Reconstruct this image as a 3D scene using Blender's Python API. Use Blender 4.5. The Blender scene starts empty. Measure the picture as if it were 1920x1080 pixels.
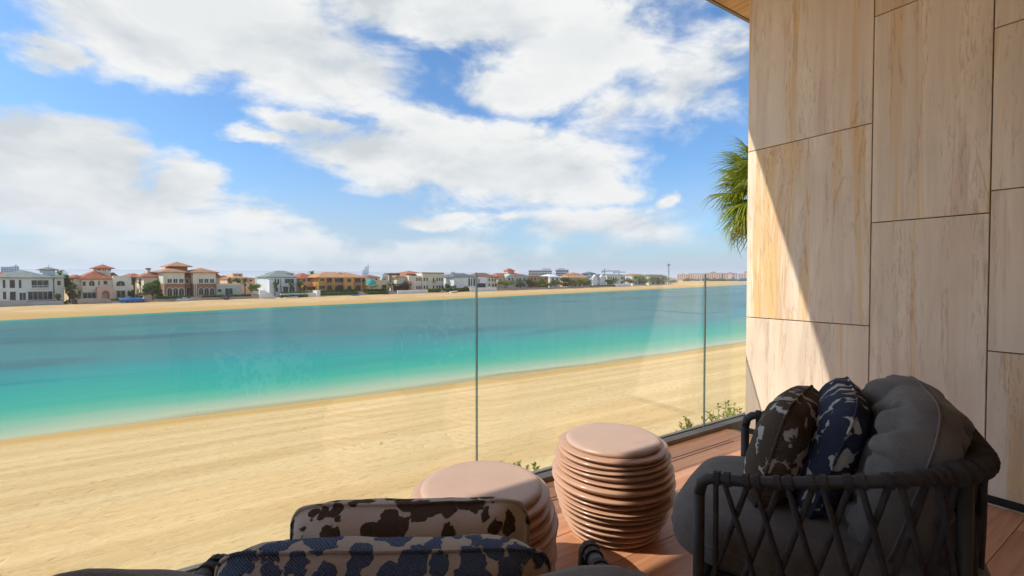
import bpy, math, random
from mathutils import Vector, Matrix, noise
random.seed(7)
R = math.radians
S = bpy.context.scene
COL = S.collection

# ---------------------------------------------------------------- camera
# world axes: X runs along the glass balustrade, Y points out to sea, Z up; the terrace floor is z = 0
HEAD = R(32.86)          # heading of the lens, clockwise from +Y
PITCH = R(-1.19)
F = 867.0                # focal length in pixels of the 1920 wide photograph
EYE = Vector((0, 0, 1.2))
cam = bpy.data.cameras.new('camera')
cam.sensor_width = 36; cam.lens = 36 * F / 1920
cam.clip_start = 0.05; cam.clip_end = 90000
camo = bpy.data.objects.new('camera', cam); COL.objects.link(camo)
camo.location = EYE
camo.rotation_euler = (R(90) + PITCH, 0, -HEAD)
S.camera = camo
c_f = Vector((math.sin(HEAD) * math.cos(PITCH), math.cos(HEAD) * math.cos(PITCH), math.sin(PITCH)))
c_r = Vector((math.cos(HEAD), -math.sin(HEAD), 0))
c_u = c_r.cross(c_f)
def ray(px, py): return c_f + c_r * ((px - 960) / F) + c_u * ((540 - py) / F)
def at_z(px, py, z):
    d = ray(px, py); return EYE + d * ((z - EYE.z) / d.z)
def cam2w(x, y):         # metres right of and ahead of the lens, on plan
    return (math.cos(HEAD) * x + math.sin(HEAD) * y, -math.sin(HEAD) * x + math.cos(HEAD) * y)

# ---------------------------------------------------------------- light
SUN = Vector((-0.95, 0.317, 1.0)).normalized()      # towards the sun
SKY_STRENGTH = 0.15
S.cycles.max_bounces = 7; S.cycles.diffuse_bounces = 4; S.cycles.glossy_bounces = 3; S.cycles.transmission_bounces = 3; S.cycles.transparent_max_bounces = 10; S.cycles.volume_bounces = 0
S.view_settings.view_transform = 'Standard'; S.view_settings.look = 'None'
S.view_settings.gamma = 1; S.view_settings.use_curve_mapping = False
S.view_settings.exposure = 1.02
sun = bpy.data.lights.new('sun', 'SUN'); sun.energy = 2.2; sun.angle = R(0.53); sun.color = (1, 0.94, 0.84)
suno = bpy.data.objects.new('sun', sun); COL.objects.link(suno)
suno.rotation_euler = (-SUN).to_track_quat('-Z', 'Y').to_euler()

W = bpy.data.worlds.new('World'); S.world = W; W.use_nodes = True
class NT:
    """small helper that writes node trees"""
    def __init__(s, tree): s.t = tree; s.n = tree.nodes; s.l = tree.links
    def add(s, typ, ins=None, **kw):
        n = s.n.new(typ)
        for k, v in kw.items(): setattr(n, k, v)
        for k, v in (ins or {}).items():
            if isinstance(v, bpy.types.NodeSocket): s.l.new(v, n.inputs[k])
            else: n.inputs[k].default_value = v
        return n
    def m(s, op, a, b=None, c=None, clamp=False):
        n = s.add('ShaderNodeMath', operation=op, use_clamp=clamp)
        for i, v in enumerate((a, b, c)):
            if v is None: continue
            if isinstance(v, bpy.types.NodeSocket): s.l.new(v, n.inputs[i])
            else: n.inputs[i].default_value = v
        return n.outputs[0]
    def vm(s, op, a, b=None, out=0):
        n = s.add('ShaderNodeVectorMath', operation=op)
        for i, v in enumerate((a, b)):
            if v is None: continue
            if isinstance(v, bpy.types.NodeSocket): s.l.new(v, n.inputs[i])
            else: n.inputs[i].default_value = v
        return n.outputs['Value' if out else 0]
    def rng(s, v, a, b, c=0.0, d=1.0, smooth=True):
        n = s.add('ShaderNodeMapRange', {'Value': v, 'From Min': a, 'From Max': b, 'To Min': c, 'To Max': d},
                  interpolation_type='SMOOTHSTEP' if smooth else 'LINEAR')
        return n.outputs[0]
    def mix(s, f, a, b, blend='MIX'):
        n = s.add('ShaderNodeMix', data_type='RGBA', blend_type=blend)
        for i, v in ((0, f), (6, a), (7, b)):
            if isinstance(v, bpy.types.NodeSocket): s.l.new(v, n.inputs[i])
            else: n.inputs[i].default_value = v if i == 0 else (*v[:3], 1)
        return n.outputs[2]
    def noise(s, vec, scale, detail=4, rough=0.5, dist=0.0):
        n = s.add('ShaderNodeTexNoise', {'Scale': scale, 'Detail': detail, 'Roughness': rough, 'Distortion': dist})
        if vec is not None: s.l.new(vec, n.inputs['Vector'])
        return n.outputs[0]
    def scale(s, vec, xyz): return s.vm('MULTIPLY', vec, xyz)
    def ramp(s, f, stops):
        n = s.add('ShaderNodeValToRGB', {'Fac': f}); e = n.color_ramp.elements
        while len(e) < len(stops): e.new(0.5)
        for k, (p, c) in enumerate(stops): e[k].position = p; e[k].color = (*c, 1)
        return n.outputs[0]
    def bump(s, h, strength, dist=0.01, normal=None):
        n = s.add('ShaderNodeBump', {'Height': h, 'Strength': strength, 'Distance': dist})
        if normal is not None: s.l.new(normal, n.inputs['Normal'])
        return n.outputs[0]

def build_world():
    t = NT(W.node_tree); t.n.clear()
    out = t.add('ShaderNodeOutputWorld'); bg = t.add('ShaderNodeBackground', {'Strength': SKY_STRENGTH})
    t.l.new(bg.outputs[0], out.inputs[0])
    sky = t.add('ShaderNodeTexSky', sky_type='NISHITA', sun_disc=False)
    sky.sun_elevation = math.asin(SUN.z)
    sky.sun_rotation = math.atan2(SUN.x, SUN.y)
    sky.altitude = 10; sky.air_density = 1.0; sky.dust_density = 1.2; sky.ozone_density = 2.5
    d = t.add('ShaderNodeTexCoord').outputs['Generated']
    sp = t.add('ShaderNodeSeparateXYZ', {0: d})
    u = t.m('SUBTRACT', t.m('ARCTAN2', sp.outputs[0], sp.outputs[1]), HEAD)
    v = t.m('ARCSINE', sp.outputs[2])
    uv = t.add('ShaderNodeCombineXYZ', {0: u, 1: v}).outputs[0]
    wb = t.add('ShaderNodeTexNoise', {'Scale': 4.2, 'Detail': 6, 'Roughness': .62}); t.l.new(t.scale(d, (1, 1, 2.2)), wb.inputs['Vector'])
    uv = t.vm('ADD', uv, t.scale(t.vm('SUBTRACT', wb.outputs['Color'], (.5, .5, .5)), (.30, .13, 0)))
    # where the cloud banks stand (pixel of the photograph turned into a bearing and an elevation), half sizes and weight
    banks = [(430, 40, 350, 130, 1.25), (590, 110, 230, 95, 1.15), (260, 60, 170, 80, .9), (860, 20, 330, 75, 1.1),
             (560, -80, 600, 90, 1.2), (1120, -60, 500, 100, .8),
             (1090, 90, 190, 95, 1.1), (960, 165, 150, 60, .95), (1290, 150, 170, 95, .7), (1150, 215, 110, 60, .65),
             (760, 225, 90, 55, 1.0), (90, 88, 90, 34, .8),
             (20, 265, 220, 95, 1.3), (150, 290, 130, 80, 1.1), (345, 345, 110, 60, 1.1), (160, 390, 330, 90, 1.2),
             (450, 405, 130, 45, .8), (580, 235, 90, 26, .9), (500, 262, 70, 18, .7),
             (790, 290, 240, 62, 1.2), (960, 315, 240, 75, 1.3), (1080, 340, 130, 50, 1.0), (900, 258, 150, 45, .9),
             (1255, 378, 30, 18, .8), (845, 408, 90, 17, .7), (965, 414, 60, 14, .6), (1140, 425, 190, 34, .55),
             (700, 470, 420, 30, .5)]
    cov = None
    for cx, cy, rx, ry, wt in banks:
        def ue(px, py):
            r = ray(px, py).normalized(); return math.atan2(r.x, r.y) - HEAD, math.asin(r.z)
        u0, v0 = ue(cx, cy)
        ru = abs(ue(cx + rx, cy)[0] - ue(cx - rx, cy)[0]) / 2
        rv = abs(ue(cx, cy + ry)[1] - ue(cx, cy - ry)[1]) / 2
        q = t.vm('MULTIPLY', t.vm('SUBTRACT', uv, (u0, v0, 0)), (1 / ru, 1 / rv, 0))
        f = t.m('MULTIPLY_ADD', t.vm('LENGTH', q, out=1), -wt, wt)
        cov = f if cov is None else t.m('SMOOTH_MAX', cov, f, 0.22)
    cov = t.m('MAXIMUM', cov, -0.62)
    # beyond the picture the same broken cloud cover goes on
    far = t.m('MULTIPLY_ADD', t.noise(d, 1.7, 3, .5), 3.4, -1.75)
    edge = t.m('MAXIMUM', t.rng(t.m('ABSOLUTE', u), .86, 1.1), t.rng(v, .50, .68))
    cov = t.m('ADD', t.m('MULTIPLY', cov, t.m('SUBTRACT', 1, edge)), t.m('MULTIPLY', far, edge))
    p = t.scale(d, (1, 1, 2.0))
    n1 = t.noise(p, 5.2, 10, .60, .35)
    off = t.vm('ADD', p, (SUN.x * .035, SUN.y * .035, .06))
    n2 = t.noise(off, 5.5, 5, .56, .25)
    n3 = t.noise(p, 2.2, 4, .5)
    dens = t.m('MULTIPLY_ADD', t.m('SUBTRACT', n1, .5), 2.0, cov)
    alpha = t.rng(dens, -.22, .46)
    lit = t.m('MULTIPLY_ADD', t.m('SUBTRACT', n1, n2), 3.4, .66)
    lit = t.m('ADD', lit, t.m('MULTIPLY', t.m('SUBTRACT', .5, n3), 1.9), clamp=True)
    thick = t.rng(dens, .25, 1.2)
    lit = t.m('MULTIPLY', lit, t.m('MULTIPLY_ADD', thick, -.35, 1.0), clamp=True)
    k = 2 ** -S.view_settings.exposure / SKY_STRENGTH
    c_hi = tuple(k * x for x in (.93, .935, .925)); c_lo = tuple(k * x for x in (.63, .68, .72))
    cloud = t.mix(lit, c_lo, c_hi)
    skyc = t.mix(1.0, sky.outputs[0], (.375, .53, .645), 'MULTIPLY')
    # pale veil low over the water, as in the photograph
    nv = t.noise(t.scale(d, (1, 1, 7)), 2.4, 5, .55)
    veil = t.m('MULTIPLY', t.rng(v, .27, .0), t.rng(nv, .25, .62, .25, .95))
    veil = t.m('MAXIMUM', t.m('MULTIPLY', veil, .8), t.rng(v, .075, .0, 0, .93))
    vc = tuple(k * x for x in (.545, .59, .67))
    skyc = t.mix(veil, skyc, vc)
    fade = t.m('MULTIPLY', alpha, t.rng(v, -.01, .12, .35, 1.0))
    final = t.mix(fade, skyc, cloud)
    t.l.new(final, bg.inputs[0])
build_world()

# ---------------------------------------------------------------- helpers
class MB:
    """collects shapes; build() links them as one mesh object"""
    def __init__(s): s.v = []; s.f = []; s.mi = []
    def put(s, vs, fs, mi=0):
        b = len(s.v); s.v += [tuple(p) for p in vs]
        s.f += [tuple(i + b for i in f) for f in fs]; s.mi += [mi] * len(fs); return s
    def box(s, x0, x1, y0, y1, z0, z1, mi=0):
        return s.put([(x0, y0, z0), (x1, y0, z0), (x1, y1, z0), (x0, y1, z0), (x0, y0, z1), (x1, y0, z1), (x1, y1, z1), (x0, y1, z1)],
                     [(0, 3, 2, 1), (4, 5, 6, 7), (0, 1, 5, 4), (1, 2, 6, 5), (2, 3, 7, 6), (3, 0, 4, 7)], mi)
    def bbox(s, x0, x1, y0, y1, z0, z1, c=0.004, mi=0):
        """box with its upper edges chamfered"""
        lo = [(x0, y0, z0), (x1, y0, z0), (x1, y1, z0), (x0, y1, z0)]
        md = [(x0, y0, z1 - c), (x1, y0, z1 - c), (x1, y1, z1 - c), (x0, y1, z1 - c)]
        hi = [(x0 + c, y0 + c, z1), (x1 - c, y0 + c, z1), (x1 - c, y1 - c, z1), (x0 + c, y1 - c, z1)]
        fs = [(0, 3, 2, 1), (8, 9, 10, 11)]
        for i in range(4):
            j = (i + 1) % 4; fs += [(i, j, 4 + j, 4 + i), (4 + i, 4 + j, 8 + j, 8 + i)]
        return s.put(lo + md + hi, fs, mi)
    def prism(s, pts, y0, y1, mi=0):
        """outline in x,z pushed from y0 to y1"""
        n = len(pts)
        vs = [(x, y0, z) for x, z in pts] + [(x, y1, z) for x, z in pts]
        fs = [tuple(range(n)), tuple(range(2 * n - 1, n - 1, -1))] + [(j, i, n + i, n + j) for i in range(n) for j in [(i + 1) % n]]
        return s.put(vs, fs, mi)
    def tube(s, pts, rad, n=8, mi=0, flat=1.0, cap=True):
        pts = [Vector(p) for p in pts]; m = len(pts)
        rs = rad if isinstance(rad, (list, tuple)) else [rad] * m
        vs = []; up0 = None
        for i, p in enumerate(pts):
            t = (pts[min(i + 1, m - 1)] - pts[max(i - 1, 0)]).normalized()
            if up0 is None: up0 = Vector((0, 0, 1)) if abs(t.z) < .9 else Vector((1, 0, 0))
            a = t.cross(up0)
            if a.length < 1e-5: a = t.cross(Vector((0, 1, 0)))
            a.normalize(); b = a.cross(t).normalized(); up0 = b
            for k in range(n):
                w = 2 * math.pi * k / n
                vs.append(p + a * (math.cos(w) * rs[i]) + b * (math.sin(w) * rs[i] * flat))
        fs = [(i * n + k, i * n + (k + 1) % n, (i + 1) * n + (k + 1) % n, (i + 1) * n + k) for i in range(m - 1) for k in range(n)]
        if cap: fs += [tuple(range(n - 1, -1, -1)), tuple(range((m - 1) * n, m * n))]
        return s.put(vs, fs, mi)
    def lathe(s, prof, n=24, c=(0, 0), mi=0):
        vs = [(c[0] + r * math.cos(2 * math.pi * k / n), c[1] + r * math.sin(2 * math.pi * k / n), z) for r, z in prof for k in range(n)]
        m = len(prof)
        fs = [(i * n + k, i * n + (k + 1) % n, (i + 1) * n + (k + 1) % n, (i + 1) * n + k) for i in range(m - 1) for k in range(n)]
        fs += [tuple(range(n - 1, -1, -1)), tuple(range((m - 1) * n, m * n))]
        return s.put(vs, fs, mi)
    def build(s, name, mat, parent=None, smooth=False):
        me = bpy.data.meshes.new(name); me.from_pydata(s.v, [], s.f); me.update()
        mats = mat if isinstance(mat, (list, tuple)) else [mat]
        for m in mats: me.materials.append(M[m] if isinstance(m, str) else m)
        if len(mats) > 1: me.polygons.foreach_set('material_index', s.mi)
        if smooth: me.polygons.foreach_set('use_smooth', [True] * len(me.polygons))
        if smooth == 'auto':
            for e in (): pass
        return link(name, me, parent)
def link(name, me, parent=None):
    o = bpy.data.objects.new(name, me); COL.objects.link(o)
    if parent is not None: o.parent = parent
    return o
def tag(o, label=None, cat=None, group=None, kind=None):
    if label: o['label'] = label
    if cat: o['category'] = cat
    if group: o['group'] = group
    if kind: o['kind'] = kind
    return o
def thing(name, label, cat, loc=(0, 0, 0), rz=0.0, group=None):
    o = bpy.data.objects.new(name, None); COL.objects.link(o)
    o.location = loc; o.rotation_euler = (0, 0, rz); o.empty_display_size = .2
    return tag(o, label, cat, group)

# ---------------------------------------------------------------- materials
M = {}
def mat(name, fn=None, color=(.5, .5, .5), rough=.6, spec=.4, metal=0.0, vary=0.0, vscale=3.0, bumps=0.0, bscale=40.0, objvar=0.0):
    m = bpy.data.materials.new(name); m.use_nodes = True; t = NT(m.node_tree); M[name] = m
    p = t.n['Principled BSDF']
    p.inputs['Roughness'].default_value = rough; p.inputs['Specular IOR Level'].default_value = spec; p.inputs['Metallic'].default_value = metal
    p.inputs['Base Color'].default_value = (*color, 1)
    pos = t.add('ShaderNodeNewGeometry').outputs['Position']
    if fn: fn(t, p, pos); return m
    if vary:
        n = t.noise(pos, vscale, 5, .6)
        c = t.mix(t.rng(n, .3, .7), tuple(x * (1 - vary) for x in color), tuple(min(1, x * (1 + vary)) for x in color))
        if objvar:
            r = t.add('ShaderNodeObjectInfo').outputs['Random']
            c = t.mix(1.0, c, t.ramp(r, [(0, (1 - objvar,) * 3), (1, (1, 1, 1))]), 'MULTIPLY')
        t.l.new(c, p.inputs['Base Color'])
    if bumps:
        t.l.new(t.bump(t.noise(pos, bscale, 4, .6), bumps, .02), p.inputs['Normal'])
    return m
SEA_Z = -6.8; FAR_Z = -5.6
A0 = at_z(0, 575, FAR_Z); B0 = at_z(900, 546, FAR_Z)
DIRF = Vector((B0.x - A0.x, B0.y - A0.y, 0)).normalized()     # along the far beach
NF = Vector((-DIRF.y, DIRF.x, 0))                             # inland, away from the water
RZF = math.atan2(DIRF.y, DIRF.x)
def sb(p): d = Vector((p[0] - A0.x, p[1] - A0.y, 0)); return d.dot(DIRF), d.dot(NF)
def farp(s, b, z): p = A0 + DIRF * s + NF * b; return Vector((p.x, p.y, z))
C0 = NF.x * A0.x + NF.y * A0.y

def f_sand(t, p, pos):
    sp = t.add('ShaderNodeSeparateXYZ', {0: pos})
    streak = t.noise(t.scale(pos, (.035, .9, 1)), 1.0, 6, .6, .3)
    fine = t.noise(t.scale(pos, (1.2, 3, 1)), 2.2, 8, .68)
    big = t.noise(pos, .12, 4, .55)
    c = t.mix(t.rng(streak, .38, .64), (.66, .445, .20), (.775, .55, .27))
    c = t.mix(t.m('MULTIPLY', t.rng(fine, .50, .70), .6), c, (.46, .29, .125))
    c = t.mix(t.m('MULTIPLY', t.rng(big, .45, .7), .4), c, (.76, .54, .26))
    wet = t.rng(t.m('ADD', sp.outputs[2], t.m('MULTIPLY', t.m('SUBTRACT', streak, .5), .25)), -6.28, -6.62)
    c = t.mix(t.m('MULTIPLY', wet, .85), c, (.55, .33, .095))
    under = t.rng(sp.outputs[2], -6.76, -6.9)
    c = t.mix(t.m('MULTIPLY', under, .8), c, (.66, .58, .36))
    t.l.new(c, p.inputs['Base Color'])
    t.l.new(t.m('MULTIPLY_ADD', wet, -.25, .95), p.inputs['Roughness'])
    # footprints, wheel ruts and small ripples
    v = t.add('ShaderNodeTexVoronoi', {'Scale': 1.35, 'Randomness': 1.0}, feature='SMOOTH_F1')
    t.l.new(t.vm('ADD', t.scale(pos, (1, 1.7, 0)), t.add('ShaderNodeTexNoise', {'Scale': 2.0, 'Detail': 3, 'Vector': pos}).outputs['Color']), v.inputs['Vector'])
    foot = t.m('MULTIPLY', t.rng(v.outputs['Distance'], .06, .30), t.rng(t.noise(t.scale(pos, (.10, .3, 1)), 1.0, 3, .5), .42, .62, .15, 1))
    dry = t.m('MULTIPLY_ADD', wet, -.85, 1.0)
    h = t.m('ADD', t.m('MULTIPLY', foot, 1.0), t.m('ADD', t.m('MULTIPLY', fine, 1.5), t.m('MULTIPLY', streak, 2.0)))
    rib = t.noise(t.scale(pos, (.12, 4.2, 1)), 1.6, 4, .6, .5)
    ry = t.m('ADD', t.m('MULTIPLY', sp.outputs[1], 15.0), t.m('MULTIPLY', t.noise(t.scale(pos, (.09, .3, 1)), 1.0, 3, .5), 26.0))
    rake = t.m('MULTIPLY', t.m('SINE', ry), t.rng(t.noise(t.scale(pos, (.018, .22, 1)), 1.0, 2, .5), .48, .58))
    h0 = t.m('MULTIPLY', rake, .42)
    h = t.m('ADD', t.m('ADD', h, t.m('MULTIPLY', rib, 1.3)), h0)
    t.l.new(t.bump(t.m('MULTIPLY', h, dry), .45, .11), p.inputs['Normal'])
mat('sand', f_sand, rough=.95, spec=.12)
def f_far_sand(t, p, pos):
    sp = t.add('ShaderNodeSeparateXYZ', {0: pos})
    n = t.noise(t.scale(pos, (.05, .05, 2)), 2.0, 6, .6)
    c = t.mix(t.rng(n, .35, .68), (.62, .39, .185), (.72, .49, .25))
    wet = t.rng(sp.outputs[2], -6.2, -6.65)
    c = t.mix(t.m('MULTIPLY', wet, .8), c, (.56, .34, .12))
    t.l.new(c, p.inputs['Base Color'])
    t.l.new(t.bump(t.noise(pos, .8, 5, .6), .5, .2), p.inputs['Normal'])
mat('far_sand', f_far_sand, rough=.95, spec=.1)

def f_water(t, p, pos):
    sp = t.add('ShaderNodeSeparateXYZ', {0: pos})
    wob = t.noise(t.scale(pos, (.03, .10, 1)), 1.0, 4, .6)
    d1 = t.m('ADD', t.m('SUBTRACT', sp.outputs[1], 31.7), t.m('MULTIPLY', t.m('SUBTRACT', wob, .5), 5.0))
    b = t.m('SUBTRACT', t.vm('DOT_PRODUCT', pos, tuple(NF), out=1), C0)
    d2 = t.m('ADD', t.m('SUBTRACT', -33.0, b), t.m('MULTIPLY', t.m('SUBTRACT', wob, .5), 6.0))
    near = t.ramp(t.rng(d1, 0, 60, smooth=False), [(0, (.60, .49, .25)), (.022, (.50, .51, .31)), (.05, (.31, .45, .30)), (.09, (.13, .41, .26)), (.14, (.03, .365, .25)),
                  (.22, (.008, .335, .258)), (.38, (.008, .265, .255)), (.62, (.03, .195, .20)), (1, (.035, .18, .185))])
    patch = t.noise(t.scale(pos, (.016, .06, 1)), 1.0, 5, .6, .6)
    c = t.mix(t.m('MULTIPLY', t.rng(patch, .50, .66), t.rng(d1, 8, 26)), near, (.010, .115, .145))
    patch2 = t.noise(t.scale(pos, (.012, .035, 1)), 1.3, 4, .55, .3)
    c = t.mix(t.m('MULTIPLY', t.rng(patch2, .52, .70), t.rng(d1, 12, 30, 0, .7)), c, (.015, .25, .235))
    cloud_sheen = t.noise(t.scale(pos, (.010, .022, 1)), 1.0, 4, .55, .4)
    c = t.mix(t.m('MULTIPLY', t.rng(cloud_sheen, .46, .66), t.rng(d1, 12, 30, 0, .6)), c, (.08, .205, .21))  # grey patches painted into the base colour for the soft reflection of clouds
    shelf = t.rng(d2, 16, 0)
    c = t.mix(shelf, c, (.04, .34, .25))
    c = t.mix(t.rng(d2, 3.0, .3), c, (.30, .40, .27))
    t.l.new(c, p.inputs['Base Color'])
    rip = t.noise(t.scale(pos, (.5, 1.6, 1)), 1.0, 5, .6)
    rip = t.m('ADD', rip, t.m('MULTIPLY', t.noise(t.scale(pos, (2.2, 5.5, 1)), 1.0, 3, .6), .35))
    swell = t.noise(t.scale(pos, (.06, .25, 1)), 1.0, 3, .5)
    nrm = t.bump(t.m('ADD', rip, t.m('MULTIPLY', swell, 2.5)), .32, .14)
    p.inputs['Specular IOR Level'].default_value = 0.0
    # wind ripples keep the mean mirror share of the surface low even at a flat angle
    g = t.add('ShaderNodeNewGeometry')
    cs = t.m('ABSOLUTE', t.vm('DOT_PRODUCT', g.outputs['Normal'], g.outputs['Incoming'], out=1))
    fr = t.m('MULTIPLY_ADD', t.m('POWER', t.m('SUBTRACT', 1, cs, clamp=True), 5), .36, .012, clamp=True)
    gl = t.add('ShaderNodeBsdfGlossy', {'Roughness': .16, 'Normal': nrm}); wmix = t.add('ShaderNodeMixShader', {0: fr})
    t.l.new(p.outputs[0], wmix.inputs[1]); t.l.new(gl.outputs[0], wmix.inputs[2])
    edge = t.m('MINIMUM', t.rng(d1, -.8, 1.8, .0, 1), t.rng(d2, -.8, 4.0, .0, 1))
    tr = t.add('ShaderNodeBsdfTransparent'); mx = t.add('ShaderNodeMixShader', {0: edge})
    t.l.new(tr.outputs[0], mx.inputs[1]); t.l.new(wmix.outputs[0], mx.inputs[2])
    t.l.new(mx.outputs[0], t.n['Material Output'].inputs[0])
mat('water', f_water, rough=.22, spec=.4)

# ---------------------------------------------------------------- the setting
def near_height(x, y):
    pts = [(-12, -5.3), (4, -5.35), (14, -5.6), (24, -5.95), (29, -6.25), (33, SEA_Z), (40, -7.3), (60, -8.2), (90, -9)]
    y += 1.2 * math.sin(x * .021 + .6) + .5 * math.sin(x * .07)
    for (a, za), (b, zb) in zip(pts, pts[1:]):
        if y <= b: z = za + (zb - za) * max(0, (y - a)) / (b - a); break
    else: z = -9
    if y < 29:
        k = max(0, min(1, (29 - y) / 4))
        z += k * (.05 * noise.noise((x * .25, y * .8, 0)) + .03 * noise.noise((x * .05, y * 2.2, 5)))
        for c in (9.2, 10.9, 12.4, 15.6, 17.2, 20.5, 22.0, 24.2):
            q = (y - c - .35 * math.sin(x * .05 + c)) / .22
            z += k * .065 * ((q * q - .6) * math.exp(-q * q))
    return z
def grid(name, xs, ys, fz, matname, parent=None):
    vs = [(x, y, fz(x, y)) for y in ys for x in xs]; n = len(xs)
    fs = [(j * n + i, j * n + i + 1, (j + 1) * n + i + 1, (j + 1) * n + i) for j in range(len(ys) - 1) for i in range(n - 1)]
    return MB().put(vs, fs).build(name, matname, parent, smooth=True)
xs = [-400, -250, -150, -90] + [-60 + .6 * i for i in range(300)] + [130, 160, 220, 320, 500, 800]
ys = [-40, -12] + [.5 + .16 * i for i in range(210)] + [35 + 2 * i for i in range(12)] + [75, 110]
tag(grid('beach', xs, ys, near_height, 'sand'), kind='structure')

wl_px = [(-150, 606), (0, 597), (240, 587), (540, 575), (760, 565), (980, 554), (1200, 543), (1320, 535.5)]
wl = [sb(at_z(x, y, SEA_Z)) for x, y in wl_px]
def waterline(s):
    if s <= wl[0][0]: return wl[0][1]
    for (a, ba), (b, bb) in zip(wl, wl[1:]):
        if s <= b: return ba + (bb - ba) * (s - a) / (b - a)
    return wl[-1][1]
END_S = 700
def far_land():
    ss = [-260 + 6 * i for i in range(161)]
    prof = []
    for s in ss:
        w = waterline(s); k = max(0.0, (s - 560) / (END_S - 560)); k = min(1, k)
        inland = 420 * math.sqrt(max(0, 1 - k * k)) if s < END_S else 0
        row = [(w - 40, -8.6), (w - 6, -7.1), (w, SEA_Z), (w * .45, -6.15), (-2, -5.7), (0, FAR_Z)]
        if k >= 1: row = [(w - 40, -9), (w - 6, -8.6), (w, -8.3), (w * .45, -8.2), (-2, -8.2), (0, -8.2)]
        zt = FAR_Z + .05 if k < 1 else -8.2
        row += [(10, zt), (max(12, inland * .8), zt), (max(14, inland), zt - .2), (max(18, inland + 12), -8.6)]
        prof.append([farp(s, b, z + (.06 * noise.noise((s * .2, b * .2, 0)) if z > -7 else 0)) for b, z in row])
    n = len(prof[0]); vs = [p for r in prof for p in r]
    fs = [(i * n + j, (i + 1) * n + j, (i + 1) * n + j + 1, i * n + j + 1) for i in range(len(prof) - 1) for j in range(n - 1)]
    return MB().put(vs, fs).build('far_beach', 'far_sand', smooth=True)
tag(far_land(), kind='structure')
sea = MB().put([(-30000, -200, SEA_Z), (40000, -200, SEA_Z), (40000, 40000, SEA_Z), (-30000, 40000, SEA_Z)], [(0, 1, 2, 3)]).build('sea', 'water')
tag(sea, kind='structure')

# ---------------------------------------------------------------- terrace
def f_stone(t, p, pos):
    r = t.add('ShaderNodeObjectInfo').outputs['Random']
    sh = t.add('ShaderNodeCombineXYZ', {0: t.m('MULTIPLY', r, 37.0), 1: t.m('MULTIPLY', r, 91.0), 2: t.m('MULTIPLY', r, 53.0)}).outputs[0]
    q = t.vm('ADD', pos, sh)
    veins = t.noise(t.scale(q, (9, 9, .55)), 1.0, 7, .62, .5)
    fine = t.noise(t.scale(q, (60, 60, 1.6)), 1.0, 5, .7, .4)
    wide = t.noise(t.scale(q, (3.4, 3.4, .20)), 1.0, 7, .62, .7)
    c = t.mix(t.rng(veins, .34, .66), (.745, .60, .455), (.88, .745, .575))
    c = t.mix(t.m('MULTIPLY', t.rng(fine, .53, .78), .32), c, (.58, .43, .33))
    och = t.m('MULTIPLY', t.rng(wide, .525, .57), t.rng(veins, .35, .55, .45, 1))
    c = t.mix(t.m('MULTIPLY', och, .85), c, (.76, .49, .19))
    pink = t.noise(t.scale(q, (5, 5, .5)), 1.3, 4, .6, .4)
    c = t.mix(t.m('MULTIPLY', t.rng(pink, .56, .66), .4), c, (.50, .295, .22))
    cloudy = t.noise(q, 1.4, 4, .6)
    c = t.mix(t.rng(cloudy, .4, .7, 0, .5), c, (.64, .55, .42))
    pits = t.noise(t.scale(q, (70, 70, 9)), 1.0, 4, .7, .6)
    band = t.rng(t.noise(t.scale(q, (7, 7, .7)), 1.0, 4, .6, .3), .50, .60)
    pit = t.m('MULTIPLY', t.rng(pits, .56, .62), band)
    c = t.mix(t.m('MULTIPLY', pit, .16), c, (.36, .24, .16))
    ln = t.noise(t.scale(q, (5.5, 5.5, .5)), 1.0, 5, .62, .8)
    line = t.m('MULTIPLY', t.rng(t.m('ABSOLUTE', t.m('SUBTRACT', ln, .5)), .016, .002), t.rng(wide, .42, .58))
    c = t.mix(t.m('MULTIPLY', line, .5), c, (.50, .29, .18))
    t.l.new(c, p.inputs['Base Color'])
    t.l.new(t.bump(t.m('SUBTRACT', t.m('MULTIPLY', fine, .3), pit), .5, .004), p.inputs['Normal'])
mat('travertine', f_stone, rough=.55, spec=.3)
mat('joint_dark', color=(.03, .026, .022), rough=.9, vary=.3)
def f_tile(t, p, pos):
    r = t.add('ShaderNodeObjectInfo').outputs['Random']
    sh = t.add('ShaderNodeCombineXYZ', {0: t.m('MULTIPLY', r, 61.0), 1: t.m('MULTIPLY', r, 29.0)}).outputs[0]
    q = t.vm('ADD', pos, sh)
    g = t.noise(t.scale(q, (1.1, 22, 1)), 1.0, 6, .6, .8)
    w = t.noise(t.scale(q, (.8, 3.5, 1)), 1.2, 4, .55, .6)
    c = t.mix(t.rng(g, .33, .68), (.46, .205, .105), (.62, .315, .17))
    c = t.mix(t.rng(w, .45, .7, 0, .5), c, (.66, .37, .21))
    c = t.mix(1.0, c, t.ramp(r, [(0, (.86, .84, .82)), (1, (1.06, 1.05, 1.03))]), 'MULTIPLY')
    t.l.new(c, p.inputs['Base Color'])
    t.l.new(t.rng(w, .3, .7, .34, .5), p.inputs['Roughness'])
    t.l.new(t.bump(g, .15, .002), p.inputs['Normal'])
mat('wood_tile', f_tile, rough=.42, spec=.45)
mat('grout', color=(.27, .16, .10), rough=.9, vary=.15)
mat('drain_steel', color=(.10, .08, .07), rough=.45, metal=.6, vary=.1)
mat('kerb_metal', color=(.19, .165, .145), rough=.55, metal=.2, vary=.18, vscale=2, bumps=.1)
mat('black_trim', color=(.012, .012, .012), rough=.6, vary=.2)
mat('plaster', color=(.60, .53, .44), rough=.85, vary=.06)
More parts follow.
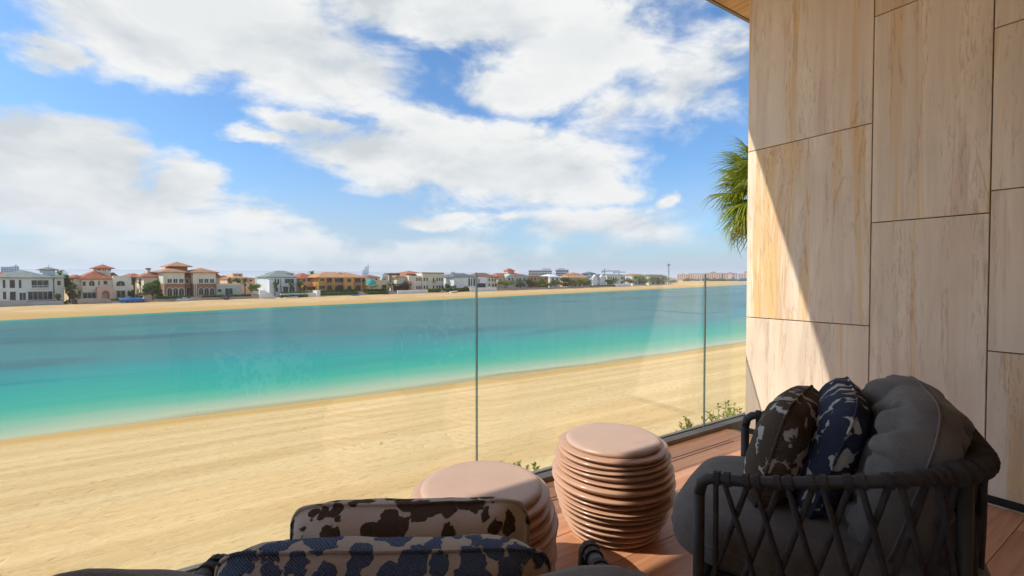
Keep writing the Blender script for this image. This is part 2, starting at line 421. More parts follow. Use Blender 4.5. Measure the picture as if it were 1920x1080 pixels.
def f_soffit(t, p, pos):
    r = t.add('ShaderNodeObjectInfo').outputs['Random']
    g = t.noise(t.scale(t.vm('ADD', pos, t.add('ShaderNodeCombineXYZ', {0: t.m('MULTIPLY', r, 50.0)}).outputs[0]), (26, 1.2, 1)), 1.0, 5, .6, .6)
    c = t.mix(t.rng(g, .35, .68), (.42, .24, .12), (.56, .34, .19))
    t.l.new(t.mix(1.0, c, t.ramp(r, [(0, (.85, .85, .85)), (1, (1.05, 1.05, 1.05))]), 'MULTIPLY'), p.inputs['Base Color'])
mat('soffit_wood', f_soffit, rough=.5, spec=.3)
def f_glass(t, p, pos):
    g = t.add('ShaderNodeNewGeometry')
    c = t.m('ABSOLUTE', t.vm('DOT_PRODUCT', g.outputs['Normal'], g.outputs['Incoming'], out=1))
    fr = t.m('MULTIPLY_ADD', t.m('POWER', t.m('SUBTRACT', 1, c, clamp=True), 5), .95, .07, clamp=True)   # Schlick, the same from either side of a face
    tr = t.add('ShaderNodeBsdfTransparent', {'Color': (.975, .99, .983, 1)}); gl = t.add('ShaderNodeBsdfGlossy', {'Roughness': 0.0, 'Color': (1, 1, 1, 1)})
    mx = t.add('ShaderNodeMixShader', {0: fr})
    t.l.new(tr.outputs[0], mx.inputs[1]); t.l.new(gl.outputs[0], mx.inputs[2])
    t.l.new(mx.outputs[0], t.n['Material Output'].inputs[0])
mat('glass', f_glass)
mat('glass_edge', color=(.10, .16, .14), rough=.15, spec=.6)

fl = MB().box(-6, 3.505, -3.2, 2.155, -.36, -.012).build('terrace_floor', 'grout'); tag(fl, kind='structure')
tw, tl = .285, 1.15
rows = [(.53 + tw * k, .53 + tw * (k + 1)) for k in range(-12, 5)] + [(1.992, 2.152)]
for ri, (y0, y1) in enumerate(rows):
    x = -5.9 + (ri * .41 % tl) - tl
    while x < 3.44:
        a, b = max(x, -5.95), min(x + tl, 3.44)
        if b - a > .05: MB().bbox(a + .0012, b - .0012, y0 + .0012, y1 - .0012, -.011, 0, .0012).build('tile', 'wood_tile', fl)
        x += tl
dr = MB().box(-5.9, 3.22, 1.9625, 1.9850, -.0115, -.0005).build('drain_cover', 'wood_tile', fl)
for ya in (1.9570, 1.9855): MB().box(-5.9, 3.22, ya, ya + .0050, -.0118, -.008).build('drain_slot', 'black_trim', fl)
MB().bbox(3.222, 3.44, 1.957, 1.9905, -.011, 0, .001).build('tile', 'wood_tile', fl)

bal = thing('glass_balustrade', 'frameless clear glass balustrade set in a grey metal kerb along the terrace edge', 'balustrade', (0, 2.23, 0))
MB().box(-6, 5.4, -.075, -.012, -.4, .03).box(-6, 5.4, .012, .04, -.4, .03).box(-6, 5.4, -.012, .012, -.4, .018).build('base_channel', 'kerb_metal', bal)
pane_x = [-4.911, -2.871, -.831, 1.209, 3.249, 5.289]
for a, b in zip(pane_x, pane_x[1:]):
    m = MB(); x0, x1, y0, y1, z0, z1 = a + .0035, b - .0035, -.0065, .0065, .018, 1.232
    vs = [(x0, y0, z0), (x1, y0, z0), (x1, y1, z0), (x0, y1, z0), (x0, y0, z1), (x1, y0, z1), (x1, y1, z1), (x0, y1, z1)]
    m.put(vs, [(0, 1, 5, 4), (2, 3, 7, 6)], 0); m.put(vs, [(4, 5, 6, 7), (1, 2, 6, 5), (3, 0, 4, 7), (0, 3, 2, 1)], 1)
    m.build('glass_panel', ['glass', 'glass_edge'], bal)

sw = thing('stone_wall', 'tall beige travertine slab wall with yellow veins closing the right end of the terrace', 'wall', (3.476, 2.026, 0))
MB().box(.036, .46, -5.2, -.03, -5.6, 3.6).build('wall_core', 'joint_dark', sw)
J = .0028
cols = [(-.803, 0, [-5.5, -.374, .8994, 2.173, 3.447, 3.6]), (-1.333, -.803, [-5.5, -1.007, .271, 1.549, 2.827, 3.6]),
        (-2.16, -1.333, [-5.5, -.041, .812, 1.665, 2.518, 3.6]), (-2.96, -2.16, [-5.5, .4, 1.68, 2.96, 3.6]), (-5.2, -2.96, [-5.5, .9, 2.2, 3.6])]
for y0, y1, zs in cols:
    for z0, z1 in zip(zs, zs[1:]):
        m = MB(); ya, yb, za, zb, c = y0 + J, y1 - (J if y1 < 0 else 0), z0 + J, z1 - J, .002
        back = [(.034, ya, za), (.034, yb, za), (.034, yb, zb), (.034, ya, zb)]
        midl = [(c, ya, za), (c, yb, za), (c, yb, zb), (c, ya, zb)]
        frnt = [(0, ya + c, za + c), (0, yb - c, za + c), (0, yb - c, zb - c), (0, ya + c, zb - c)]
        fs = [(3, 2, 1, 0), (8, 9, 10, 11)]
        for i in range(4): j = (i + 1) % 4; fs += [(i, j, 4 + j, 4 + i), (4 + i, 4 + j, 8 + j, 8 + i)]
        m.put(back + midl + frnt, [tuple(reversed(f)) for f in fs]).build('panel', 'travertine', sw)
zs = [-5.5, -.374, .8994, 2.173, 3.447, 3.6]
for z0, z1 in zip(zs, zs[1:]): MB().box(.0345, .46, -.03, 0, z0 + J, z1 - J).build('panel', 'travertine', sw)
MB().box(-.006, -.0005, -5.2, 0, .0005, .042).build('skirting', 'black_trim', sw)

ce = MB().box(-7, 7, -4.2, 2.365, 3.535, 3.95).build('ceiling', 'plaster'); tag(ce, kind='structure')
pl = MB().box(-.089, .089, -4.1, 2.36, 3.513, 3.533).v
for k in range(78):
    x = -6.9 + .18 * k
    if k == 0: m = MB().box(-.0885, .0885, -4.1, 2.36, 3.513, 3.534).build('plank', 'soffit_wood', ce); me = m.data; m.location.x = x
    else: link('plank', me, ce).location.x = x
MB().box(-7, 7, 2.366, 2.393, 3.508, 3.96).build('fascia', 'kerb_metal', ce)
tag(MB().box(-7, 3.95, -3.4, -3.18, -5.6, 3.53).build('house_wall', 'plaster'), kind='structure')
tag(MB().box(-6, 3.45, -3.2, 2.14, -5.6, -.37).build('terrace_base', 'plaster'), kind='structure')
def f_leaf(c1, c2):
    def fn(t, p, pos):
        n = t.noise(pos, 9, 3, .6); c = t.mix(t.rng(n, .35, .65), c1, c2)
        t.l.new(c, p.inputs['Base Color'])
        tl = t.add('ShaderNodeBsdfTranslucent'); t.l.new(c, tl.inputs[0])
        mx = t.add('ShaderNodeMixShader', {0: .25}); t.l.new(p.outputs[0], mx.inputs[1]); t.l.new(tl.outputs[0], mx.inputs[2])
        t.l.new(mx.outputs[0], t.n['Material Output'].inputs[0])
    return fn
# ---------------------------------------------------------------- the far shore: houses, walls, trees, boats
def paint(name, c, vary=.07): mat(name, color=c, rough=.8, spec=.2, vary=vary, vscale=.5, bumps=.15, bscale=3)
paint('white_paint', (.78, .79, .80)); paint('cool_white', (.66, .71, .74)); paint('cream_paint', (.74, .66, .53)); paint('pale_cream', (.78, .73, .62))
paint('sage_paint', (.56, .58, .52)); paint('brick_brown', (.40, .20, .12)); paint('ochre_paint', (.66, .36, .10)); paint('peach_paint', (.70, .46, .32))
paint('yellow_paint', (.78, .66, .30)); paint('orange_paint', (.66, .31, .15)); paint('stone_grey', (.42, .42, .45)); paint('taupe_stone', (.42, .36, .32))
paint('pink_porch', (.66, .44, .35)); paint('pale_green_paint', (.62, .70, .62)); paint('tan_paint', (.62, .50, .38)); paint('hotel_pink', (.60, .40, .34))
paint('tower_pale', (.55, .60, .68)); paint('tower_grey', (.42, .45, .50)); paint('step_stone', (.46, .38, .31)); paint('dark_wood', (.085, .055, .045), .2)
mat('window_glass', color=(.030, .038, .044), rough=.08, spec=.6, vary=.4, vscale=.6)
mat('steel_grey', color=(.22, .25, .28), rough=.5, vary=.1)
mat('boat_white', color=(.75, .75, .74), rough=.35, vary=.05); mat('boat_blue', color=(.05, .16, .45), rough=.5, vary=.15)
mat('boat_dark', color=(.05, .05, .06), rough=.6, vary=.2); mat('teal_cloth', color=(.05, .36, .33), rough=.7, vary=.15)
def f_roof(c1, c2):
    def fn(t, p, pos):
        z = t.add('ShaderNodeSeparateXYZ', {0: pos})
        n = t.noise(pos, .9, 5, .65); s = t.noise(t.scale(pos, (1.5, 1.5, 9)), 1.0, 3, .6)
        t.l.new(t.mix(t.rng(t.m('ADD', t.m('MULTIPLY', n, .6), t.m('MULTIPLY', s, .4)), .36, .64), c1, c2), p.inputs['Base Color'])
        w = t.add('ShaderNodeTexWave', {'Scale': 2.2, 'Distortion': .3, 'Vector': t.vm('ADD', pos, (0, 0, 0))}, bands_direction='Z').outputs[0]
        t.l.new(t.bump(w, .7, .12), p.inputs['Normal'])
    return fn
mat('red_tile', f_roof((.40, .13, .075), (.56, .22, .13)), rough=.85, spec=.15)
mat('tan_tile', f_roof((.42, .20, .11), (.58, .32, .19)), rough=.85, spec=.15)
mat('orange_tile', f_roof((.52, .25, .13), (.68, .38, .22)), rough=.85, spec=.15)
mat('grey_tile', f_roof((.22, .25, .24), (.34, .37, .34)), rough=.8, spec=.15)
mat('slate_tile', f_roof((.12, .14, .16), (.22, .24, .26)), rough=.8, spec=.15)
mat('brown_tile', f_roof((.24, .12, .08), (.36, .20, .14)), rough=.85, spec=.15)
mat('tree_green', f_leaf((.065, .135, .018), (.15, .24, .03)), rough=.6)
mat('tree_dark', f_leaf((.030, .065, .016), (.07, .12, .028)), rough=.6)
mat('tree_olive', f_leaf((.10, .125, .03), (.21, .22, .05)), rough=.6)
mat('tree_lime', f_leaf((.15, .20, .02), (.30, .33, .04)), rough=.6)
mat('hedge_green', f_leaf((.075, .145, .016), (.17, .24, .03)), rough=.6)
mat('bark', color=(.13, .095, .07), rough=.95, vary=.3, vscale=4)
mat('thatch', color=(.22, .17, .11), rough=.95, vary=.3, vscale=4)

def plane_sz(px, py, b):
    """where the sight line through a pixel meets the upright plane b metres inland of the garden walls"""
    d = ray(px, py); e = EYE - A0
    k = (b - (e.x * NF.x + e.y * NF.y)) / (d.x * NF.x + d.y * NF.y)
    p = EYE + d * k
    return sb(p)[0], p.z
class House:
    def __init__(h, name, label, cat, x, b, group='villas along the far beach'):
        h.b = b; h.s0 = plane_sz(x, 540, b)[0]
        h.root = thing(name, label, cat, farp(h.s0, b, FAR_Z), RZF, group)
    def X(h, x, b=0): return plane_sz(x, 530, h.b + b)[0] - h.s0
    def Z(h, x, y, b=0): return plane_sz(x, y, h.b + b)[1] - FAR_Z
    def wall(h, x0, x1, yt, mat, b=0, d=9, yb=None, name='wall', parent=None):
        xm = (x0 + x1) / 2
        z0 = -.3 if yb is None else h.Z(xm, yb, b)
        return MB().box(h.X(x0, b), h.X(x1, b), b, b + d, z0, h.Z(xm, yt, b)).build(name, mat, parent or h.root)
    def hip(h, x0, x1, ye, yr, mat, b=0, d=9, ov=.5, parent=None, name='roof'):
        xm = (x0 + x1) / 2
        a, c = h.X(x0, b) - ov, h.X(x1, b) + ov; f, g = b - ov, b + d + ov
        ze = h.Z(xm, ye, b); L, D = c - a, g - f; k = min(L, D) / 2
        zr = plane_sz(xm, yr, h.b + b + (k if D <= L else D / 2))[1] - FAR_Z
        if L >= D: r = [(a + k, (f + g) / 2, zr), (c - k, (f + g) / 2, zr)]
        else: r = [((a + c) / 2, f + k, zr), ((a + c) / 2, g - k, zr)]
        if abs(L - D) < .05: r[1] = (r[0][0] + .02, r[0][1] + .02, zr)
        e = [(a, f, ze), (c, f, ze), (c, g, ze), (a, g, ze)]; e2 = [(x, y, z - .22) for x, y, z in e]
        vs = e + r + e2
        fs = [(0, 1, 5, 4), (1, 2, 5), (2, 3, 4, 5), (3, 0, 4)] if L >= D else [(0, 1, 4), (1, 2, 5, 4), (2, 3, 5), (3, 0, 4, 5)]
        fs += [(9, 8, 7, 6)] + [(i + 6, (i + 1) % 4 + 6, (i + 1) % 4, i) for i in range(4)]
        return MB().put(vs, fs).build(name, mat, parent or h.root)
    def win(h, x0, x1, y0, y1, b=0, fm='white_paint', arch=False, fw=.12, mull=True):
        xm = (x0 + x1) / 2; a, c = h.X(x0, b), h.X(x1, b); zt, zb = h.Z(xm, y0, b), h.Z(xm, y1, b)
        def outline(g):
            if not arch: return [(a - g, zb - g), (c + g, zb - g), (c + g, zt + g), (a - g, zt + g)]
            r = (c - a) / 2; hh = min(r, (zt - zb) * .5); pts = [(a - g, zb - g), (c + g, zb - g)]
            for k in range(9):
                w = math.pi * k / 8; pts.append(((a + c) / 2 + (r + g) * math.cos(w), zt - hh + (hh + g) * math.sin(w)))
            return pts
        o, i = outline(fw), outline(0); n = len(o)
        vs = [(x, b - .07, z) for x, z in o] + [(x, b - .07, z) for x, z in i] + [(x, b + .03, z) for x, z in o] + [(x, b + .03, z) for x, z in i]
        fs = []
        for k in range(n):
            j = (k + 1) % n; fs += [(k, j, n + j, n + k), (2 * n + k, 2 * n + j, j, k), (n + k, n + j, 3 * n + j, 3 * n + k)]
        m = MB().put(vs, fs)
        if mull and c - a > 1.1:
            for q in range(1, max(2, int((c - a) / .9))):
                x = a + (c - a) * q / max(2, int((c - a) / .9)); m.box(x - .03, x + .03, b - .05, b + .01, zb, zt - (.3 if arch else 0))
        w = m.build('window', fm, h.root)
        MB().prism(i, b - .02, b + .04).build('pane', 'window_glass', w)
        return w
    def box(h, name, x0, x1, y0, y1, mat, b=0, d=.3, parent=None):
        return h.wall(x0, x1, y0, mat, b, d, y1, name, parent)
    def balcony(h, x0, x1, y0, y1, mat, b=0, d=1.2, solid=False):
        xm = (x0 + x1) / 2; a, c = h.X(x0, b), h.X(x1, b); zt, zb = h.Z(xm, y0, b), h.Z(xm, y1, b)
        m = MB().box(a, c, b - d, b + .05, zb - .18, zb).box(a, c, b - d - .03, b - d + .07, zt - .08, zt)
        if solid: m.box(a, c, b - d, b - d + .06, zb, zt - .08)
        else:
            n = max(3, int((c - a) / .45))
            for k in range(n + 1): x = a + (c - a - .06) * k / n; m.box(x, x + .06, b - d, b - d + .05, zb, zt - .08)
        return m.build('balcony', mat, h.root)
    def finial(h, x, y0, y1, b):
        s, z0 = h.X(x, b), h.Z(x, y0, b); z1 = h.Z(x, y1, b)
        MB().lathe([(.12, z0 - .3), (.10, z0), (.16, z0 + .15), (.05, z0 + .3), (.02, z1)], 8, (s, b)).build('finial', 'steel_grey', h.root)

# ---- villa with grey-green roof
h = House('beach_villa', 'white two-storey villa with grey-green tiled roof at the left edge', 'villa', -14, 7)
h.wall(-14, 100, 520.5, 'cool_white', 0, 11); h.wall(102.5, 120, 521, 'sage_paint', -.8, 8)
h.hip(-14, 100, 520, 506, 'grey_tile', 0, 11, .6); h.hip(102.5, 120, 520, 515, 'grey_tile', -.8, 8, .4)
h.wall(80, 104, 505.5, 'cool_white', 3, 5, 520, 'tower'); h.hip(80, 104, 505, 500.5, 'grey_tile', 3, 5, .6); h.finial(92, 502, 494, 5.5)
for a, c, t, u in ((5, 10, 525, 540), (18, 28, 525, 540), (35, 40, 525, 540), (59, 91, 525.5, 539), (5, 11, 547, 561), (18, 29, 547, 563), (36, 48, 549, 563), (52, 98, 547, 562)):
    h.win(a, c, t, u, 0, 'cool_white')
h.win(107, 114, 526, 535, -.8, 'cream_paint', True)
h.balcony(58, 92, 535, 539.5, 'white_paint', 0, .9); h.box('ledge', 51, 99, 543.5, 545.5, 'white_paint', -.5, .5)
# ---- cream villa with red roof and lantern tower
h = House('beach_villa', 'cream villa with red tiled roof and small square lantern tower', 'villa', 138, 7)
h.wall(138, 153, 521, 'cream_paint', 1, 8); h.hip(138, 153, 520.5, 515, 'red_tile', 1, 8, .5)
h.wall(153.5, 212, 523, 'pale_cream', 0, 10); h.hip(153.5, 212, 522.5, 508, 'red_tile', 0, 10, .6)
h.wall(212.3, 246, 518.5, 'pale_cream', -1, 10); h.box('parapet', 211.8, 246.5, 517, 518.7, 'white_paint', -1.15, .4)
h.hip(208, 222, 518, 511, 'red_tile', 4, 5, .2)
h.wall(182, 208, 503, 'cream_paint', 3, 4.5, 518, 'tower'); h.hip(181, 209, 502.5, 496, 'red_tile', 3, 4.5, .7); h.finial(195, 498, 493, 5.2)
for a in (183.5, 187, 193, 197, 203, 206): h.win(a, a + 2.2, 504, 507.2, 3, 'cream_paint', mull=False, fw=.06)
h.win(155, 160.5, 528, 536, 0, 'cream_paint'); h.win(167, 177, 526.5, 536, 0, 'cream_paint', True); h.win(184, 187, 527, 534, 0, 'cream_paint'); h.win(194, 201, 527, 533, 0, 'cream_paint')
h.win(218, 234, 527, 536, -1, 'cream_paint', True); h.win(218, 234, 545, 558, -1, 'cream_paint'); h.win(240, 243, 546, 555, -1, 'cream_paint')
h.win(155, 180, 548.5, 559, 0, 'cream_paint')
a, c = h.X(182, -2.2), h.X(213, -2.2); zt = h.Z(197, 536, -2.2); m = MB(); mid = (a + c) / 2; r = (c - a) * .24
outer = [(a, -.3), (a, zt - .9)] + [(mid - (c - a) / 2 * math.cos(math.pi * k / 8), zt - .9 + .9 * math.sin(math.pi * k / 8)) for k in range(1, 8)] + [(c, zt - .9), (c, -.3)]
inner = [(mid - r, -.3), (mid - r, zt - 2.2)] + [(mid - r * math.cos(math.pi * k / 8), zt - 2.2 + r * math.sin(math.pi * k / 8)) for k in range(1, 8)] + [(mid + r, zt - 2.2), (mid + r, -.3)]
n = len(outer); vs = [(x, -2.2, z) for x, z in outer] + [(x, -2.2, z) for x, z in inner] + [(x, -.02, z) for x, z in outer] + [(x, -.02, z) for x, z in inner]
m.put(vs, [f for k in range(n - 1) for f in ((k, n + k, n + k + 1, k + 1), (k, k + 1, 2 * n + k + 1, 2 * n + k), (n + k, 3 * n + k, 3 * n + k + 1, n + k + 1))]).build('porch', 'pink_porch', h.root)
# ---- brick and cream villa
h = House('beach_villa', 'large villa of brown brick below and cream above with stepped terracotta tower roof', 'villa', 270, 7)
h.wall(270, 307, 519, 'cream_paint', 5, 8); h.hip(268, 307, 518.5, 509.5, 'red_tile', 5, 8, .5)
ch = h.wall(276.5, 282.5, 505, 'cream_paint', 7, 1.2, 514, 'chimney'); h.box('chimney_cap', 275.5, 283.5, 502.8, 505, 'dark_wood', 6.8, 1.5, None)
for x0, x1 in ((306, 346.5), (362, 405)):
    h.wall(x0, x1, 531, 'brick_brown', 0, 9); h.wall(x0 + .3, x1 - .3, 510.5, 'pale_cream', .04, 8.9, 531, 'upper_wall')
    h.box('band', x0 - .4, x1 + .4, 530.2, 532, 'cream_paint', -.15, .3); h.box('cornice', x0 - 1, x1 + 1, 510.2, 512, 'pale_cream', -.4, .6)
h.hip(306, 346.5, 510, 502, 'tan_tile', 0, 9, .8); h.hip(362, 405, 510.5, 502.5, 'tan_tile', 0, 9, .8)
h.wall(346.8, 361.7, 520, 'brick_brown', 2.5, 8); h.hip(344, 365, 519.5, 511, 'red_tile', 2.5, 7, .3)
h.wall(405.3, 412, 521, 'tan_paint', 1.5, 8); h.hip(404.5, 413, 520, 512, 'red_tile', 1.5, 8, .4)
h.wall(322, 352, 499.5, 'brick_brown', 3, 6, 510, 'tower'); h.hip(319, 355, 499, 491, 'tan_tile', 3, 6, .8)
for a in (314, 325, 336): h.win(a, a + 8, 523, 531, .04, 'white_paint'); h.win(a - .5, a + 8.5, 540, 555, 0, 'cream_paint', True, .2)
for a in (373, 383.3, 393.6): h.win(a, a + 7.6, 523, 530.5, .04, 'white_paint'); h.win(a - .4, a + 8, 540, 553, 0, 'cream_paint', True, .2)
h.win(348.2, 353.5, 523, 531, 2.5, 'cream_paint'); h.win(355.5, 360.5, 523, 531, 2.5, 'cream_paint'); h.win(350, 359, 540, 554, 2.5, 'cream_paint')
for x in (307.5, 364.5, 368):
    s = h.X(x, -.5); z0 = h.Z(x, 532, -.5); MB().lathe([(.22, -.2), (.18, 0), (.15, z0 - .4), (.24, z0 - .2), (.24, z0)], 10, (s, -.35)).build('column', 'cream_paint', h.root)
# ---- pool house
h = House('pool_house', 'low flat-roofed pale green pool house beside the brick and cream villa', 'pool house', 407, 6)
h.wall(407, 452, 534.5, 'sage_paint', 0, 7); h.box('parapet', 406.5, 452.5, 532.3, 534.6, 'cream_paint', -.1, .4)
for k in range(12): h.box('baluster', 412 + k * 3.4, 413.2 + k * 3.4, 530.6, 532.3, 'cream_paint', -.05, .25)
h.win(422, 436, 540.5, 552, 0, 'cool_white'); h.win(405.8 + 2.5, 415, 542, 547.5, 0, 'cool_white')
# ---- white villa
h = House('beach_villa', 'white villa with grey roof and sunlit stepped side wall', 'villa', 503, 7)
h.wall(503, 556, 519.5, 'cool_white', 0, 9); h.hip(503, 556, 519, 510.5, 'grey_tile', 0, 9, .5)
h.wall(512, 550, 513.5, 'cool_white', 9.2, 5, None, 'rear_wall'); h.hip(512, 550, 513, 507.5, 'grey_tile', 9.2, 5, .5)
h.wall(505, 512, 525, 'white_paint', -2.2, 2.1, None, 'side_wall')
for a, c, t, u, ar in ((514.5, 518, 523, 533, 1), (520, 523.5, 523, 533, 1), (525.5, 527, 523, 547, 0), (534, 551, 523, 531, 0), (531, 540, 538, 547.5, 0), (542, 552, 538, 547.5, 0), (516.5, 521, 539, 547, 0)):
    h.win(a, c, t, u, 0, 'white_paint', bool(ar), .1)
h.balcony(529, 553.5, 533, 536, 'white_paint', 0, .9)
# ---- red-roofed house behind, with orange balcony
h = House('beach_villa', 'orange house under a red roof standing between the white villa and the ochre villa', 'villa', 562, 13)
h.wall(562, 594, 522.5, 'peach_paint', 0, 10); h.hip(560, 594, 522, 512, 'red_tile', 0, 10, .6)
for a in (568, 577, 586): h.win(a, a + 4, 523.5, 528, 0, 'cream_paint')
h.wall(572, 594, 536, 'ochre_paint', -4, 4, None, 'lower_wall'); h.balcony(572, 594, 528.5, 532.5, 'peach_paint', -4, .4); h.win(576, 590, 538, 543, -4, 'dark_wood')
# ---- ochre villa
h = House('beach_villa', 'wide ochre orange villa with pale orange hipped roof and dark loggias', 'villa', 597, 7)
h.wall(597, 686, 520.5, 'ochre_paint', 0, 12); h.hip(595, 687, 520, 510.5, 'orange_tile', 0, 12, .9)
h.wall(646, 663, 519.5, 'ochre_paint', -1.2, 1.1, None, 'bay')
for a, c in ((613, 622), (628, 644), (665, 676)): h.win(a, c, 522, 530.5, 0, 'orange_paint', False, .2); h.win(a, c, 535, 545, 0, 'orange_paint', True, .2)
h.win(651, 658, 522.5, 529, -1.2, 'orange_paint', False, .15); h.win(651, 659, 535.5, 545, -1.2, 'orange_paint', True, .15)
h.win(600, 608, 523, 527, 0, 'yellow_paint'); h.win(679, 684, 523, 530, 0, 'orange_paint'); h.win(598.5, 609, 536, 541.5, 0, 'orange_paint')
for a, c in ((611, 645), (663.5, 685)): h.balcony(a, c, 528.5, 532.3, 'tan_paint', 0, 1.3)
for x in (611.5, 625, 645, 663.5, 678, 685.5):
    s = h.X(x, -1.3); z1 = h.Z(x, 520.3, -1.3); MB().lathe([(.24, -.2), (.2, .3), (.17, z1 - .3), (.26, z1)], 8, (s, -1.2)).build('column', 'ochre_paint', h.root)
h.box('roof_unit', 634, 641, 511.5, 514.5, 'tan_paint', 4, 2)
# ---- yellow garden house
h = House('garden_house', 'plain pale yellow flat-roofed garden house right of the ochre villa', 'garden house', 699, 9)
h.wall(699, 728, 526, 'yellow_paint', 0, 6); h.wall(688, 699, 534, 'yellow_paint', .5, 5, None, 'low_wall'); h.box('coping', 698.6, 728.4, 525.2, 526.1, 'pale_cream', -.1, .5)
h.win(716, 724, 534, 543, 0, 'pale_cream')
# ---- cream villa with arched windows
h = House('beach_villa', 'long cream villa with many small arched windows and red tiled roofs', 'villa', 744, 8)
h.wall(748, 766, 519.5, 'pale_cream', 3, 9); h.hip(746, 776, 518.5, 511.5, 'orange_tile', 3, 9, .5)
h.wall(766.5, 792, 517, 'pale_cream', 1, 10); h.hip(762, 800, 514, 508, 'red_tile', 5, 12, .4)
h.wall(792.3, 832, 512.5, 'cream_paint', 0, 11); h.box('cornice', 791.5, 833, 511, 512.8, 'tan_tile', -.4, .8)
for a in (780.5, 784.6, 788.5): h.win(a, a + 2.2, 520.5, 526.5, 1, 'peach_paint', True, .1, False); h.win(a, a + 2.2, 536, 542, 1, 'peach_paint', True, .1, False)
for a in (794.5, 799.3, 811.5, 818.3, 823, 827.5): h.win(a, a + 2.6, 520.5, 527, 0, 'pale_cream', True, .1, False); h.win(a, a + 2.8, 535, 541.5, 0, 'pale_cream', True, .1, False)
h.balcony(810, 816, 526, 528.5, 'dark_wood', 0, .7)
s = h.X(772, -1.5); z1 = h.Z(772, 530, -1.5); MB().lathe([(2.0, -.3), (2.0, z1)], 16, (s, 1.0)).build('turret', 'peach_paint', h.root); MB().lathe([(2.3, z1 + .002), (1.6, z1 + .5), (.1, z1 + 1.0)], 16, (s, 1.0)).build('turret_roof', 'red_tile', h.root)
h = House('pergola', 'tall brown concrete pergola frame left of the long cream villa', 'pergola', 729, 9, None)
for x in (729, 734, 746): h.box('post', x, x + 1.5, 513, 549, 'tan_paint', 0, .5)
h.box('beam', 728.6, 750, 512.2, 516.5, 'brown_tile', -.1, 3.0); h.box('screen', 730.8, 733.8, 517, 530, 'steel_grey', .15, .2)
h = House('pergola', 'low black slatted pergola in front of the long cream villa', 'pergola', 736, 4, None)
for k in range(8): h.box('post', 737 + k * 4.6, 738 + k * 4.6, 534, 549, 'dark_wood', 0, .25)
h.box('roof_slab', 735.5, 772.5, 532.2, 534.2, 'dark_wood', -.2, 4); h.box('rear_screen', 737, 771, 535, 549, 'dark_wood', 3.2, .2)
# ---- white villa with slate roof
h = House('beach_villa', 'bright white villa with dark slate roof behind the glass panel joint', 'villa', 850, 8)
h.wall(836, 851, 521.5, 'white_paint', 4, 8, None, 'side_wall'); h.wall(851.3, 893, 519.8, 'white_paint', 0, 10); h.hip(850, 894, 519.3, 512.5, 'slate_tile', 0, 10, .6)
h.wall(893.4, 914, 521, 'white_paint', .6, 9); h.hip(893, 932, 519.5, 511.8, 'brown_tile', 1, 10, .5); h.wall(914.3, 931, 521, 'pale_cream', 1.2, 9)
for a, c in ((878, 881.5), (883, 885.5), (887.3, 890.8)): h.win(a, c, 522, 536, 0, 'white_paint', mull=False)
for a, t, u in ((916, 522.5, 527), (922, 522.5, 528), (927, 522.5, 528), (916, 532, 536), (923, 532, 538), (928, 532, 538)): h.win(a, a + 2.6, t, u, 1.2, 'cream_paint', mull=False)
h.win(895.5, 910, 531.5, 541, .6, 'boat_dark'); h.win(853.5, 855, 534, 536, 0, 'white_paint', mull=False); h.win(897, 899, 523, 530, .6, 'white_paint')
# ---- cream villa with turret
h = House('beach_villa', 'cream and sage villa with gable and small red-capped turret', 'villa', 934, 10)
h.wall(934, 954, 519.5, 'cream_paint', 1, 9); h.hip(932, 968, 519, 512.5, 'red_tile', 1, 9, .4)
h.wall(953, 964, 511.8, 'pale_cream', 4, 3.5, 514, 'turret'); h.wall(952.5, 964.3, 507.8, 'peach_paint', 4, 3.2, 513, 'turret_top'); h.hip(952.5, 964.3, 507.5, 503.5, 'red_tile', 4, 3.2, .5)
a, c = h.X(949, -.5), h.X(966, -.5); zt = h.Z(957, 513.5, -.5); ze = h.Z(957, 519, -.5)
MB().prism([(a, -.3), (c, -.3), (c, ze), ((a + c) / 2, zt), (a, ze)], -.5, 7).build('gable_wall', 'sage_paint', h.root)
h.wall(966.3, 991, 516, 'sage_paint', 0, 9); h.hip(964.5, 984, 515.5, 512, 'red_tile', 0, 9, .3)
for a, c in ((953, 956.5), (959.3, 962.3)): h.win(a, c, 521, 526.5, -.5, 'pale_cream')
for a, c in ((968, 971), (973, 976.3), (982, 985)): h.win(a, c, 521, 527, 0, 'pale_cream'); h.win(a, c, 531, 538, 0, 'pale_cream')
h.win(936.5, 940, 523, 527, 1, 'pale_cream'); h.balcony(966, 980, 525.8, 528.2, 'boat_dark', 0, 1)
# ---- smaller and farther villas
def plain(label, x0, x1, ye, yr, wallm, roofm, b, wins=3, two=True, d=10, flat=False):
    h = House('beach_villa', label, 'villa', x0, b)
    h.wall(x0, x1, ye, wallm, 0, d)
    if flat: h.box('parapet', x0 - .4, x1 + .4, ye - .8, ye + .15, roofm, -.2, .6)
    else: h.hip(x0, x1, ye - .3, yr, roofm, 0, d, .6)
    w = (x1 - x0) / (wins * 2 + 1)
    for k in range(wins):
        a = x0 + w * (2 * k + 1)
        h.win(a, a + w, ye + 2.2, ye + 6, 0, 'pale_cream', False, .1, False)
        if two: h.win(a, a + w, ye + 10, ye + 15, 0, 'pale_cream', False, .1, False)
    return h
plain('orange villa half hidden by dark trees right of the turreted villa', 992, 1028, 518.5, 516.8, 'orange_paint', 'orange_tile', 9, 5, True, 10, True)
plain('small white gabled villa right of the orange villa', 1031, 1050, 519, 514, 'white_paint', 'white_paint', 14, 2)
plain('tan villa with pale roof behind olive trees on the far beach', 1064, 1110, 521, 515.5, 'tan_paint', 'orange_tile', 12, 5)
h = plain('pale blue villa with twin dark gables beyond the olive trees', 1111, 1136, 520, 514.5, 'cool_white', 'slate_tile', 8, 4)
